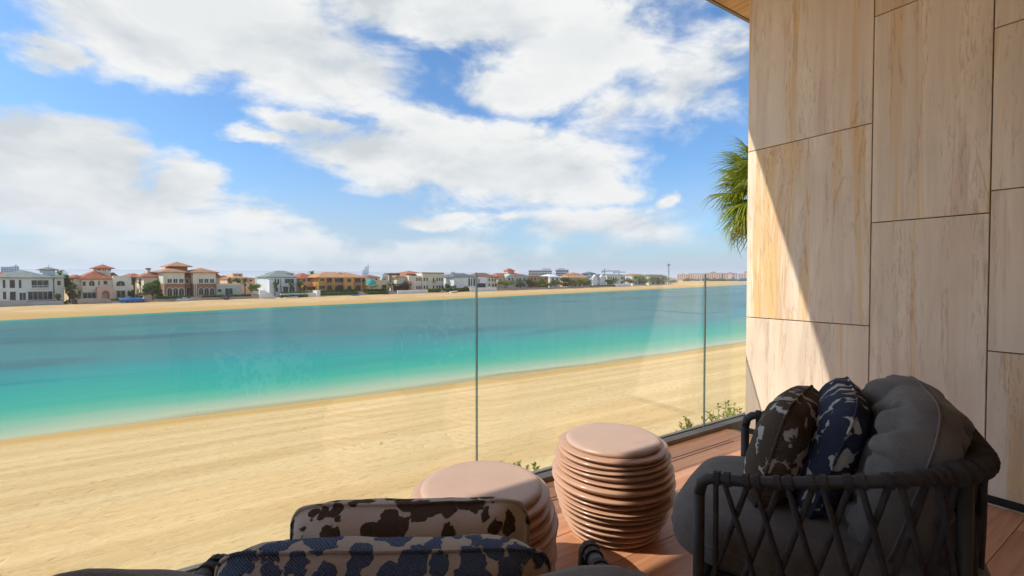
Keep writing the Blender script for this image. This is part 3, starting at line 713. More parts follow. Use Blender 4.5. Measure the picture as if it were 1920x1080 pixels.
for xa, xb in ((1112, 1121), (1125, 1134)):
    a, c = h.X(xa, -1), h.X(xb, -1); zt, ze = h.Z(xa, 515, -1), h.Z(xa, 520.5, -1)
    MB().prism([(a, -.3), (c, -.3), (c, ze), ((a + c) / 2, zt), (a, ze)], -1, .5).build('gable_wall', 'white_paint', h.root)
plain('cream villa with flat roof right of the twin-gabled villa', 1138, 1158, 517, 516, 'pale_cream', 'white_paint', 10, 4, True, 10, True)
plain('pale green box-shaped villa at the far bend of the beach', 1160, 1172, 517.5, 516.5, 'pale_green_paint', 'white_paint', 9, 1, True, 10, True)
plain('white villa among trees near the end of the beach', 1186, 1212, 517, 513.5, 'white_paint', 'tan_tile', 16, 3)
plain('last small pale villa before the tall pole on the beach', 1218, 1250, 518, 515, 'pale_cream', 'brown_tile', 18, 3)
plain('peach back-row house with chimneys seen over the pool house', 430, 478, 522, 517.5, 'peach_paint', 'tan_tile', 30, 4)
h = plain('small peach stair tower rising over the back row roofs', 437, 455, 513.5, 511.5, 'peach_paint', 'peach_paint', 40, 2, False, 6, True)
plain('back-row house with brown roof left of the pool house tower', 414, 434, 521, 516.5, 'tan_paint', 'brown_tile', 46, 2)
plain('back-row red-roofed house between the lantern tower villa and the brick villa', 242, 268, 519, 512.5, 'cream_paint', 'red_tile', 26, 2)
plain('back-row house with red roof peeping over at the left edge', -20, 18, 513, 509.5, 'cream_paint', 'red_tile', 40, 3)
plain('back-row brown-roofed house behind the yellow garden house', 690, 712, 520, 515.5, 'tan_paint', 'brown_tile', 40, 2)
plain('back-row cream house over the slate-roofed villa', 832, 858, 515, 512, 'pale_cream', 'white_paint', 60, 3, False, 10, True)
plain('long dark flat-roofed building behind the far villas', 1094, 1182, 515.5, 514.3, 'steel_grey', 'slate_tile', 60, 9, False, 14, True)
plain('small dark pavilion roof above the long flat building', 1107, 1117, 513, 509.5, 'steel_grey', 'slate_tile', 66, 2, False, 10)
plain('back-row pink house with lookout over olive trees', 1074, 1088, 514, 511, 'peach_paint', 'tan_tile', 40, 2, False, 8)

# ---- garden walls, stairs, hedges along the top of the beach
def low(name, label, cat, x0, x1, yt, yb, mat, b=0, d=.4, group=None, steps=0):
    h = House(name, label, cat, x0, b, group)
    a, c = 0, h.X(x1); zt = h.Z((x0 + x1) / 2, yt)
    if steps:
        for k in range(steps): MB().box(a, c, d * k / steps, d, (-.2 if k == 0 else zt * k / steps - .01), zt * (k + 1) / steps).build('step', mat, h.root)
    else:
        MB().box(a, c, 0, d, -.4, zt).build('wall', mat, h.root); MB().box(a - .05, c + .05, -.06, d + .06, zt + .001, zt + .12).build('coping', mat, h.root)
    return h
G = 'garden walls at the top of the far beach'
h = low('garden_wall', 'lilac grey garden wall with dark rail below the grey-roofed villa', 'wall', -30, 48, 564.5, 573, 'stone_grey', 0, .4, G)
for k in range(16): h.box('post', -28 + k * 4.9, -27.6 + k * 4.9, 560.5, 564.3, 'steel_grey', .15, .06)
h = low('garden_wall', 'grey garden wall with black coping left of the gate', 'wall', 48.3, 118, 565.5, 572, 'stone_grey', .3, .4, G); h.box('fence', 48.5, 118, 563.3, 564.8, 'boat_dark', .45, .08)
low('garden_wall', 'brownish grey garden wall below the lantern tower villa', 'wall', 145, 197, 561.5, 570.5, 'taupe_stone', 0, .4, G)
low('gate', 'small dark gate between two garden walls on the far beach', 'gate', 134, 144.5, 562.5, 570.5, 'boat_dark', .2, .15)
low('beach_steps', 'sandy steps beside the brownish garden wall', 'steps', 197.6, 208, 561, 569.5, 'step_stone', -.6, 2, 'steps down to the far beach', 5)
low('garden_wall', 'low dark garden wall behind the blue boat cover', 'wall', 209, 290, 564, 568, 'taupe_stone', 0, .4, G)
low('garden_wall', 'garden wall under the hedge before the brick villa', 'wall', 292, 356, 561, 565, 'taupe_stone', 0, .4, G)
low('beach_steps', 'wide stone steps in front of the brick and cream villa', 'steps', 357, 382.5, 556.5, 563.5, 'step_stone', -.8, 3, 'steps down to the far beach', 6)
low('garden_wall', 'garden wall under the hedge before the pool house', 'wall', 383, 472, 557.5, 562, 'taupe_stone', 0, .4, G)
low('beach_steps', 'stone steps with white side wall left of the white villa', 'steps', 473, 496, 552.5, 559.5, 'step_stone', -.8, 3, 'steps down to the far beach', 6)
h = House('stair_parapet', 'sloping white stair side wall in front of the white villa', 'wall', 487, -1); a, c = h.X(487), h.X(516); z1, z2 = h.Z(487, 544.5), h.Z(516, 556)
MB().prism([(a, -.3), (c, -.3), (c, max(.2, z2)), (a + 1.5, z1), (a, z1)], 0, .35).build('wall', 'white_paint', h.root)
for k in range(6): h.box('baluster', 474 + k * 2.4, 474.7 + k * 2.4, 546.5, 551, 'white_paint', 1.5, .12)
h.box('handrail', 473.5, 488, 545.7, 546.5, 'white_paint', 1.4, .3)
low('garden_wall', 'white retaining wall below the hedges of the white villa', 'wall', 526, 594, 550.3, 557, 'white_paint', .5, .5, G)
low('garden_wall', 'low white wall with stair ramp left of the clipped hedges', 'wall', 594.3, 600.5, 545, 556, 'white_paint', -.5, 3, G)
low('garden_wall', 'plinth wall below the clipped hedges of the ochre villa', 'wall', 601, 673, 553.5, 555.5, 'taupe_stone', 0, .4, G)
low('beach_steps', 'pale steps between the two clipped hedges', 'steps', 673.5, 688, 547, 553.5, 'step_stone', -.8, 3, 'steps down to the far beach', 6)
low('beach_steps', 'reddish steps left of the long white garden wall', 'steps', 731, 745, 545, 552, 'step_stone', -.8, 3, 'steps down to the far beach', 6)
low('garden_wall', 'long white garden wall in front of the black pergola', 'wall', 745.3, 802, 544.2, 552, 'white_paint', -.3, .4, G)
low('beach_steps', 'small steps below the arched windows of the long cream villa', 'steps', 827, 838, 545, 549.5, 'step_stone', -.8, 3, 'steps down to the far beach', 5)
low('garden_wall', 'white pool wall under the slate-roofed villa', 'wall', 881, 931, 539.5, 546, 'white_paint', -.3, .4, G)
low('garden_wall', 'brown garden wall below the turreted villa', 'wall', 932, 1060, 540, 543.5, 'taupe_stone', 0, .4, G)
low('garden_wall', 'pale garden wall below the far olive trees', 'wall', 1061, 1150, 537.5, 539.5, 'taupe_stone', 0, .4, G)
low('garden_wall', 'white garden wall at the far bend of the beach', 'wall', 1155, 1183, 531.8, 536.5, 'white_paint', 0, .4, G)

def leaves(m, rnd, c, rx, ry, rz, n, size):
    for _ in range(n):
        while True:
            q = Vector((rnd.uniform(-1, 1), rnd.uniform(-1, 1), rnd.uniform(-1, 1)))
            if .25 < q.length < 1: break
        q *= .72 + .28 * (rnd.random())
        p = Vector((c[0] + q.x * rx, c[1] + q.y * ry, c[2] + q.z * rz))
        d = Vector((rnd.uniform(-1, 1), rnd.uniform(-1, 1), rnd.uniform(-.6, .8))).normalized() * size * rnd.uniform(.7, 1.4)
        e = d.cross(Vector((rnd.uniform(-1, 1), rnd.uniform(-1, 1), rnd.uniform(-1, 1)))).normalized() * size * .55
        m.put([p - d, p + e, p + d, p - e], [(0, 1, 2, 3)])
def hedge(label, x0, x1, yt, yb, b, d, mat='hedge_green', seed=0):
    h = House('hedge', label, 'hedge', x0, b, 'hedges on the far shore'); rnd = random.Random(seed)
    a, c = 0, h.X(x1); z1 = h.Z((x0 + x1) / 2, yt); z0 = max(-.2, h.Z((x0 + x1) / 2, yb))
    core = MB().box(.15, c - .15, .15, d - .15, z0, z1 - .2).build('core', 'tree_dark', h.root)
    m = MB(); n = int((c - a) * (d + 1.5 * (z1 - z0)) * 16)
    for _ in range(min(n, 2600)):
        f = rnd.random(); x = rnd.uniform(a, c)
        if f < .4: p = Vector((x, rnd.uniform(0, d), z1 - abs(rnd.gauss(0, .08)) + .06 * math.sin(x * 1.7)))
        elif f < .8: p = Vector((x, abs(rnd.gauss(0, .10)), rnd.uniform(z0, z1)))
        else: p = Vector((rnd.choice((a, c)), rnd.uniform(0, d), rnd.uniform(z0, z1)))
        q = Vector((rnd.uniform(-1, 1), rnd.uniform(-1, 1), rnd.uniform(-1, 1))).normalized() * .22
        e = q.cross(Vector((rnd.uniform(-1, 1), rnd.uniform(-1, 1), rnd.uniform(-1, 1)))).normalized() * .15
        m.put([p - q, p + e, p + q, p - e], [(0, 1, 2, 3)])
    m.build('foliage', mat, h.root)
hedge('low hedge beside sandy steps under the lantern tower villa', 209, 222, 560.5, 565, .5, 1.2, seed=1)
hedge('hedge on the wall in front of the brick villa', 293, 355, 555.5, 562, .5, 1.6, seed=2)
hedge('hedge on the wall in front of the pool house', 384, 470, 552.5, 558, .5, 1.6, 'tree_olive', 3)
hedge('upper strip hedge above the white retaining wall', 527, 577, 547.3, 550.5, 2, 1.2, seed=4)
hedge('lower strip hedge at the foot of the white retaining wall', 527, 577, 553, 557.5, -.8, 1.1, 'tree_green', 5)
hedge('upper clipped hedge tier below the ochre villa loggias', 601, 670, 543.8, 550, 3, 2, 'hedge_green', 6)
hedge('lower clipped hedge tier below the ochre villa loggias', 601, 672.5, 548.3, 554, .5, 2, 'hedge_green', 7)
hedge('upper clipped hedge tier before the yellow garden house', 689, 728, 542.3, 548, 3, 2, 'hedge_green', 8)
hedge('lower clipped hedge tier before the yellow garden house', 689, 730, 546.8, 552, .5, 2, 'hedge_green', 9)
hedge('hedge right of the long white garden wall', 803, 827, 541.5, 548, .5, 2, 'tree_lime', 10)
hedge('loose hedge bank below the slate-roofed villa', 838, 880, 540.5, 547.5, .5, 3, 'tree_olive', 11)
hedge('hedge strip under the twin-gabled villa', 1110, 1154, 535, 538, .5, 2, 'tree_dark', 12)

def tree(label, x, w, yt, yb, b, mat='tree_green', seed=0, n=900, trunk=.28, lumps=7, flat=1.0, name='leafy_tree', cat='tree', group='trees on the far shore'):
    h = House(name, label, cat, x, b, group); rnd = random.Random(seed)
    zt = h.Z(x, yt); zb = max(0, h.Z(x, yb)); r = (plane_sz(x + w / 2, 530, b)[0] - plane_sz(x - w / 2, 530, b)[0]) / 2
    hh = zt - zb; c0 = zb + hh * trunk; cz = (zt + c0) / 2; rz = (zt - c0) / 2
    t = MB(); t.tube([(0, 0, -.2), (.1, 0, c0), (rnd.uniform(-.2, .2), .1, cz)], [.22, .16, .08], 7)
    m = MB(); size = max(.16, min(.42, r * .085))
    for k in range(lumps):
        a = rnd.uniform(0, 6.28); q = rnd.uniform(.25, .68); lz = cz + rnd.uniform(-.55, .6) * rz
        p = Vector((r * q * math.cos(a), r * q * math.sin(a) * .9, lz)); lr = rnd.uniform(.36, .55)
        t.tube([(.08, 0, c0 * .8), (p.x * .5, p.y * .5, (c0 + lz) / 2), p], [.09, .06, .03], 5)
        leaves(m, rnd, p, r * lr, r * lr, rz * lr * 1.1, n // lumps, size)
    t.build('trunk', 'bark', h.root); m.build('crown', mat, h.root)
def date_palm(label, x, yt, yb, b, seed=0, spread=3.0, mat='tree_olive'):
    h = House('date_palm', label, 'palm tree', x, b, 'date palms on the far shore'); rnd = random.Random(seed)
    zt = h.Z(x, yt); zc = zt - spread * .45
    MB().tube([(0, 0, -.2), (.1, .05, zc * .5), (.05, 0, zc)], [.24, .2, .2], 8).build('trunk', 'bark', h.root)
    for k in range(22):
        a = k * 2.4; el = R(75 - 95 * k / 22) + rnd.uniform(-.1, .1); m = MB(); L = spread * rnd.uniform(.8, 1.1); pts = []
        for q in range(8):
            f = q / 7; rr = L * f; pts.append(Vector((rr * math.cos(el) * math.cos(a), rr * math.cos(el) * math.sin(a), zc + rr * math.sin(el) - 1.25 * f * f * L * .33)))
        m.tube(pts, [.035, .03, .03, .025, .02, .02, .015, .01], 4)
        for q in range(1, 22):
            f = q / 22; i = min(6, int(f * 7)); p = pts[i].lerp(pts[i + 1], f * 7 - i); t = (pts[i + 1] - pts[i]).normalized()
            sd = t.cross(Vector((0, 0, 1))).normalized(); ll = .55 * math.sin(math.pi * (f * .85 + .12))
            for s in (-1, 1):
                e = p + sd * s * ll + t * ll * .6 - Vector((0, 0, .18 * ll)); m.put([p - t * .05, p + t * .05, e], [(0, 1, 2)])
        m.build('frond', mat, h.root)
tree('tall green tree between the grey-roofed and the lantern tower villa', 129, 24, 513, 566, 10, 'tree_green', 1, 3000, .15, 14)
tree('dark lower tree behind the dark gate', 137, 16, 530, 566, 8, 'tree_olive', 91, 1300, .1, 8)
tree('dry bush at the right foot of the grey-roofed villa', 108, 12, 548, 566, 2, 'tree_olive', 92, 700, .1, 6)
tree('bare olive bush at the left foot of the lantern tower villa', 146, 10, 545, 562, 3, 'tree_olive', 93, 600, .1, 6)
tree('green garden tree behind the pool house parapet', 447, 16, 520, 545, 18, 'tree_green', 94, 900, .2, 7)
tree('dark shrub right of the sandy steps under the lantern tower villa', 246, 13, 540, 563, 4, 'tree_dark', 95, 800, .1, 6)
tree('green tree peeping between brick villa and lantern tower villa', 263, 14, 521, 560, 16, 'tree_green', 96, 900, .2, 7)
date_palm('date palm between the pool house and the round yellow-green bush', 459, 521, 556, 9, 7, 2.4, 'tree_green')
date_palm('date palm over the red roof left of the ochre villa', 585, 508, 545, 30, 8, 2.6, 'tree_green')
tree('leafy tree left of the pergola frame', 733, 14, 520, 546, 14, 'tree_green', 97, 800, .2, 7)
tree('shrub filling the corner left of the round turret', 760, 12, 524, 540, 7, 'tree_olive', 98, 600, .2, 6)
tree('bush in the gap right of the arched-window villa', 838, 12, 528, 545, 6, 'tree_green', 99, 700, .15, 6)
tree('dark tree standing between turreted villa and brown wall', 976, 14, 528, 541, 4, 'tree_dark', 90, 700, .15, 6)
tree('small scrubby bush by the dark gate', 123, 9, 562, 572, 1, 'tree_olive', 2, 400, .1, 5)
date_palm('date palm rising over the roof end of the grey-roofed villa', 113, 507, 560, 22, 1, 3.0, 'tree_green')
date_palm('short date palm beside the dark gate', 138, 533, 566, 5, 2, 2.4)
date_palm('date palm in the gap left of the big round green tree', 251, 519, 562, 8, 3, 2.8, 'tree_dark')
tree('big round green tree in front of the brick villa', 286, 42, 524, 562, 3, 'tree_green', 3, 2600, .22, 12)
tree('low dark bush under the big round green tree', 298, 26, 540, 563, 2, 'tree_dark', 4, 1000, .1, 7)
tree('dusty shrub behind the blue boat cover', 262, 22, 548, 563, 2.5, 'tree_olive', 5, 700, .1, 6)
tree('round yellow-green bush left of the white villa', 477, 25, 532, 555, 3, 'tree_lime', 6, 1700, .08, 9)
tree('small lollipop tree before the arched windows of the white villa', 515, 13, 527, 552, 3, 'tree_green', 7, 700, .4, 6)
tree('small tree before the wide window of the white villa', 548, 13, 527, 550, 3, 'tree_olive', 8, 600, .3, 6)
tree('leafy tree right of the white villa corner', 563, 14, 524, 550, 5, 'tree_green', 9, 800, .3, 6)
tree('bushy tree right of the orange balcony foot', 570, 12, 531, 550, 4, 'tree_olive', 10, 500, .2, 5)
tree('dark garden tree beside the yellow garden house', 722, 12, 513, 540, 18, 'tree_dark', 11, 600, .3, 6)
tree('olive tree in front of the back-row peach house', 431, 17, 519, 540, 20, 'tree_lime', 12, 700, .2, 6)
tree('scrub bush at the right of the arched-window villa', 849, 16, 534, 548, 3, 'tree_olive', 13, 700, .1, 6)
tree('second scrub bush before the slate-roofed villa', 872, 16, 536, 547, 3, 'tree_olive', 14, 600, .1, 6)
tree('umbrella-shaped tree with a flat green crown before the turreted villa', 951, 27, 526.5, 541, 4, 'tree_lime', 15, 1500, .45, 10)
tree('dark bushy tree left of the orange villa front', 995, 15, 523, 541, 5, 'tree_dark', 16, 900, .15, 7)
tree('green bushy tree hiding the orange villa front', 1010, 20, 523, 541, 4, 'tree_green', 17, 1200, .12, 8)
tree('olive tree right of the orange villa', 1032, 14, 524, 541, 5, 'tree_olive', 18, 800, .15, 7)
tree('brown-green tree before the small white gabled villa', 1042, 14, 524, 540, 6, 'tree_olive', 19, 800, .15, 7)
tree('dark ball-shaped tree right of the small white gabled villa', 1055, 17, 520, 540, 5, 'tree_dark', 20, 1400, .1, 9)
tree('olive tree left of the tan villa', 1072, 17, 523, 539, 5, 'tree_olive', 21, 900, .12, 7)
tree('yellowish tree before the tan villa', 1087, 16, 521, 539, 6, 'tree_lime', 22, 900, .15, 7)
tree('feathery tree right of the tan villa', 1100, 14, 521, 538, 5, 'tree_olive', 23, 800, .15, 7)
tree('dark tree before the cream flat-roofed far villa', 1147, 18, 522, 537, 5, 'tree_dark', 24, 900, .12, 7)
for i, (x, w, t, mt, l) in enumerate(((1180, 14, 518, 'tree_olive', 'first tree of the grove right of the pale green villa'), (1193, 14, 516.5, 'tree_green', 'second tree of the grove right of the pale green villa'),
        (1206, 13, 519, 'tree_dark', 'third tree of the grove, before the white far villa'), (1218, 14, 518, 'tree_green', 'tree between the last two far villas'),
        (1232, 16, 517.5, 'tree_dark', 'dark tree left of the tall pole'), (1244, 13, 517, 'tree_green', 'tree standing closest left of the tall pole foot'), (1257, 13, 520, 'tree_olive', 'last olive tree right of the tall pole foot'))):
    tree(l, x, w, t, 534.5, 6 + (i % 3) * 3, mt, 40 + i, 700, .12, 7)

# ---- things lying on the far beach
def hull(name, label, px, py, L, Wd, Ht, rz, matname, deck, group='boats and boards on the far beach', cat='boat', cabin=True):
    p = at_z(px, py, 0); k = sb(at_z(px, py, -5.72))
    o = thing(name, label, cat, farp(k[0], k[1], -5.95 + .12), RZF + rz, group); m = MB(); n = 12; rows = []
    for i in range(n + 1):
        f = i / n; x = (f - .5) * L; w = Wd / 2 * (1 - max(0, (f - .45) / .55) ** 2.2) * (.86 + .14 * min(1, f * 4)); sh = Ht * (.8 + .3 * f * f)
        rows.append([(x, -w, sh), (x, -w * .82, sh * .35), (x, 0, .02 + .25 * Ht * max(0, f - .7)), (x, w * .82, sh * .35), (x, w, sh), (x, 0, sh - .04)])
    vs = [q for r in rows for q in r]; fs = []
    for i in range(n):
        for j in range(6): a, b = i * 6 + j, i * 6 + (j + 1) % 6; fs.append((a, b, b + 6, a + 6))
    fs += [tuple(range(6)), tuple(range(n * 6 + 5, n * 6 - 1, -1))]
    m.put(vs, fs).build('hull', matname, o, smooth=True)
    if cabin:
        MB().box(-L * .10, L * .16, -Wd * .22, Wd * .22, Ht * .80, Ht * 1.45).build('console', deck, o)
        MB().prism([(L * .16, Ht * 1.3), (L * .18, Ht * 1.3), (L * .10, Ht * 1.95), (L * .08, Ht * 1.95)], -Wd * .22, Wd * .22).build('windscreen', 'window_glass', o)
        MB().box(-L * .42, -L * .22, -Wd * .33, Wd * .33, Ht * .78, Ht * 1.15).build('seat', deck, o)
hull('motor_boat', 'small white motor boat on the sand before the brick villa hedge', 346, 564.5, 5.2, 1.9, .9, R(8), 'boat_white', 'stone_grey')
hull('dinghy', 'little white dinghy on the sand below the blue cover', 225, 568.5, 3.2, 1.3, .45, R(-6), 'boat_white', 'boat_blue', cabin=False)
hull('paddle_board', 'blue paddle board lying on sand near round yellow-green bush', 465, 560.5, 4.2, .9, .35, R(5), 'boat_blue', 'boat_blue', cabin=False, cat='board')
hull('kayak', 'pale kayak on the sand below the white villa', 546, 558.5, 5.0, 1.1, .5, R(3), 'boat_white', 'boat_dark', cabin=False)
hull('jet_ski', 'dark jet ski parked below the white villa wall', 561, 557.8, 3.2, 1.2, .6, R(12), 'boat_dark', 'boat_dark')
hull('rowing_boat', 'blue rowing boat before the clipped hedges', 667, 554.3, 3.6, 1.4, .6, R(0), 'boat_blue', 'boat_white', cabin=False)
hull('rowing_boat', 'cream rowing boat below the scrub hedge bank', 851, 548.7, 5.5, 1.8, .9, R(6), 'pale_cream', 'boat_white', cabin=False)
h = House('boat_cover', 'long blue tarpaulin cover stretched over a boat under the lantern tower villa', 'boat cover', 223, -.8, None)
a, c = 0, h.X(274); zt = h.Z(248, 558.5); m = MB(); rows = []
for i in range(15):
    f = i / 14; x = c * f; k = math.sin(math.pi * min(1, max(0, f * .94 + .03))) ** .35; z = .55 + (zt - .55) * k * (1 + .06 * math.sin(f * 19))
    rows.append([(x, -.2, .45), (x, .0, .45 + (z - .45) * .75), (x, 1.0, z), (x, 2.0, .45 + (z - .45) * .75), (x, 2.2, .45)])
m.put([q for r in rows for q in r], [(i * 5 + j, (i + 1) * 5 + j, (i + 1) * 5 + j + 1, i * 5 + j + 1) for i in range(14) for j in range(4)] + [tuple(range(4, -1, -1)), tuple(range(70, 75))]).build('cover', 'boat_blue', h.root, smooth=True)
for k in range(5): MB().box(c * (k + .5) / 5 - .1, c * (k + .5) / 5 + .1, .4, 1.6, -.3, .46).build('support', 'boat_dark', h.root)
h = House('float_toy', 'dark blue round inflatable on the beach by the pool house hedge', 'inflatable', 424, -1.5, None)
r = .95; z0 = -.25 + r; m = MB(); ring = [(r * .62 * math.cos(k * math.pi / 12), 0, z0 + r * .62 * math.sin(k * math.pi / 12)) for k in range(25)]
m.tube(ring, .34, 10).build('ring', 'boat_dark', h.root, smooth=True); MB().lathe([(.05, z0 - .4), (.5, z0 - .3), (.55, z0), (.5, z0 + .3), (.05, z0 + .4)], 12).build('hub', 'boat_blue', h.root, smooth=True)
h = House('parasol', 'tilted teal parasol left of the yellow garden house', 'parasol', 695, 4, None)
zt = h.Z(695, 527); MB().tube([(0, 0, -.2), (0, 0, zt)], .05, 6).build('pole', 'steel_grey', h.root)
c = MB().lathe([(2.35, -.55), (2.38, -.5), (1.6, .05), (.8, .4), (.03, .6)], 10).build('canopy', 'teal_cloth', h.root); c.location = (0, 0, zt); c.rotation_euler = (R(32), R(-14), 0)
h = House('thatched_parasol', 'brown thatched parasol before the yellow garden house', 'parasol', 707, 3, None)
zt = h.Z(707, 534.5); MB().tube([(0, 0, -.2), (0, 0, zt - .3)], .07, 6).build('pole', 'bark', h.root); MB().lathe([(2.6, zt - 1.1), (2.65, zt - 1.0), (1.3, zt - .45), (.05, zt)], 14).build('canopy', 'thatch', h.root)
h = House('light_pole', 'tall dark floodlight mast standing over the end of the beach', 'mast', 1253.5, 10, None)
zt = h.Z(1253.5, 495); MB().tube([(0, 0, -.3), (0, 0, zt * .5), (0, 0, zt)], [.75, .6, .45], 8).build('pole', 'steel_grey', h.root)
MB().lathe([(.5, zt - 1.8), (1.9, zt - 1.2), (1.9, zt - .5), (.4, zt - .2)], 10).build('lamp_ring', 'steel_grey', h.root); MB().tube([(0, 0, zt - .3), (0, 0, zt + 2.5)], .16, 5).build('spike', 'steel_grey', h.root)

# ---- skyline far behind
def sky_thing(name, label, cat, px, depth, group=None):
    d = ray(px, 525); d = Vector((d.x, d.y, 0)).normalized(); x = (px - 960) / F
    k = depth * math.sqrt(1 + x * x); p = EYE + d * k
    o = thing(name, label, cat, (p.x, p.y, SEA_Z), math.atan2(d.y, d.x) - math.pi / 2, group)
    o['_sc'] = depth / F
    return o, depth / F * math.sqrt(1 + x * x), k
def zpx(y, k, px):   # height over the sea of a pixel row at plan distance k
    d = ray(px, y); return EYE.z + d.z / math.hypot(d.x, d.y) * k - SEA_Z
def block(label, x0, x1, yt, depth, matname, floors, bays, name='apartment_block', step=None):
    px = (x0 + x1) / 2; o, sc, k = sky_thing(name, label, 'building', px, depth, 'buildings on the skyline'); w = (x1 - x0) * depth / F / 2 * 1.0; zt = zpx(yt, k, px)
    MB().box(-w, w, 0, 18, -.5, zt).build('wall', matname, o); MB().box(-w - .4, w + .4, -.6, 18.6, zt + .01, zt + .9).build('parapet', matname, o)
    z0 = zt * .12; fh = (zt - z0) / floors; bw = 2 * w / bays
    for f in range(floors):
        MB().box(-w, w, -.7, .05, z0 + fh * f, z0 + fh * f + fh * .22).build('balcony', matname, o)
        for b in range(bays): MB().box(-w + bw * (b + .2), -w + bw * (b + .8), -.12, .2, z0 + fh * (f + .3), z0 + fh * (f + .85)).build('window', 'window_glass', o)
    if step: MB().box(w * step[0], w * step[1], 3, 14, zt + .9, zt + step[2]).build('roof_room', matname, o)
    return o
block('long grey apartment block on the skyline', 991, 1034.5, 507.5, 620, 'tower_grey', 5, 10, step=(.2, .9, 3.2))
block('shorter grey apartment block right of the long one on the skyline', 1042, 1066, 506.5, 640, 'tower_grey', 5, 6, step=(-.6, .4, 3.0))
block('pale hazy tower cluster block at the far left skyline', 6, 22, 501, 900, 'tower_pale', 8, 5)
block('second pale hazy tower at the far left skyline', 24, 34, 500, 930, 'tower_pale', 8, 3, step=(-.2, .5, 4))
block('faint cream block on the skyline over the arched-window villa', 846, 853, 511, 520, 'tower_pale', 5, 3)
# sail-shaped tower with mast
o, sc, k = sky_thing('sail_shaped_tower', 'pale blue sail-shaped tower with thin mast over the ochre villa', 'tower', 684, 2600, None); u = 2600 / F; zt = zpx(499, k, 684)
pts = [(-6 * u, 0), (6 * u, 0), (5.5 * u, zt * .96), (2 * u, zt)] + [(-6 * u + 8 * u * (f ** 2.2), zt * (1 - (1 - f)) ) for f in (.9, .75, .6, .45, .3, .15)]
MB().prism(pts, 0, 30).build('sail_wall', 'tower_pale', o)
for f in (.25, .45, .65): MB().box(-5 * u, 5.2 * u, -2, 1, zt * f, zt * f + 4).build('floor_band', 'tower_grey', o)
MB().tube([(5.8 * u, 8, 0), (6.2 * u, 8, zt), (6.4 * u, 8, zt * 1.28)], [3.5, 2.4, .8], 6).build('mast', 'steel_grey', o); MB().box(4 * u, 9 * u, 4, 12, zt * .93, zt * .95).build('mast_arm', 'steel_grey', o)
def crane(label, px, ym, depth, x0, x1):
    o, sc, k = sky_thing('tower_crane', label, 'crane', px, depth, 'cranes on the skyline'); u = depth / F; z = zpx(ym, k, px)
    MB().tube([(0, 0, 0), (0, 0, z + 4)], .9, 4).build('mast', 'steel_grey', o); MB().tube([((x0 - px) * u, 0, z), ((x1 - px) * u, 0, z + .5)], .8, 4).build('jib', 'steel_grey', o)
    MB().tube([((x0 - px) * u * .8, 0, z), (0, 0, z + 4), ((x1 - px) * u * .7, 0, z)], .2, 3).build('tie', 'steel_grey', o); MB().box((x0 - px) * u, (x0 - px) * u + 3, -1, 1, z - 2.5, z - .9).build('counterweight', 'steel_grey', o)
crane('tower crane on the skyline above the twin-gabled villa', 1133.5, 508.5, 800, 1128, 1158)
crane('second faint tower crane right of the twin-gabled villa', 1160, 510.5, 900, 1150, 1172)
# far resort island
def far_resort():
    D = 1250; pxs = [1255 + 12 * i for i in range(22)]
    front = []; back = []
    for px in pxs:
        p = at_z(px, 529.2 if px > 1275 else 528.4, SEA_Z + .2); front.append(p); q = EYE + (p - EYE) * 1.35; q.z = SEA_Z + 1.2; back.append(q)
    f2 = [Vector((p.x, p.y, SEA_Z - .8)) for p in front]; f3 = [Vector((p.x * 1.015, p.y * 1.015, SEA_Z + 1.2)) for p in front]
    n = len(pxs); vs = f2 + f3 + back
    m = MB().put(vs, [(i, i + 1, n + i + 1, n + i) for i in range(n - 1)] + [(n + i, n + i + 1, 2 * n + i + 1, 2 * n + i) for i in range(n - 1)])
    tag(m.build('resort_island', 'far_sand'), kind='structure')
far_resort()
o, sc, k = sky_thing('resort_hotel', 'long pink resort hotel far across the water left of the stone wall', 'hotel', 1335, 1330, None); u = 1330 / F * 1.0
def hz(y): return zpx(y, k, 1335)
for i, (x0, x1, yt, dd) in enumerate(((1273, 1292, 514.2, 0), (1293, 1321, 512.8, 4), (1322, 1350, 511.8, 0), (1351, 1378, 512.2, 5), (1380, 1400, 513.6, 2), (1401, 1440, 512.5, 0))):
    a, c = (x0 - 1335) * u, (x1 - 1335) * u; z = hz(yt); MB().box(a, c, dd, dd + 22, 0, z).build('wing', 'hotel_pink', o)
    MB().box(a - .6, c + .6, dd - .8, dd + 22.8, z + .02, z + 1.0).build('cornice', 'tan_paint', o)
    nb = int((c - a) / 5.5)
    for b in range(nb):
        x = a + (c - a) * (b + .5) / nb
        for f in range(4): MB().box(x - 1.2, x + 1.2, dd - .25, dd + .3, 4 + (z - 5) * f / 4, 4 + (z - 5) * (f + .62) / 4).build('window', 'window_glass', o)
for x, y, w in ((1337, 509.3, 10), (1366, 510.6, 7), (1393, 509.0, 9), (1284, 512.2, 5)):
    a = (x - 1335) * u; w *= u / 2; z = hz(y); MB().box(a - w, a + w, 3, 3 + 2 * w, 2, z - 2.2).build('pavilion', 'hotel_pink', o)
    MB().put([(a - w - 1, 2, z - 2.2), (a + w + 1, 2, z - 2.2), (a + w + 1, 4 + 2 * w, z - 2.2), (a - w - 1, 4 + 2 * w, z - 2.2), (a, 3 + w, z + .4)], [(0, 1, 4), (1, 2, 4), (2, 3, 4), (3, 0, 4), (3, 2, 1, 0)]).build('pavilion_roof', 'brown_tile', o)
rnd = random.Random(77); m = MB()
for q in range(110):
    px = rnd.uniform(1282, 1440); p = at_z(px, 527.9, SEA_Z + .5); p = EYE + (p - EYE) * rnd.uniform(1.0, 1.06); hh = rnd.uniform(4, 9)
    leaves(m, rnd, (p.x, p.y, SEA_Z + 1 + hh * .5), rnd.uniform(5, 10), 6, hh * .55, 26, 1.7)
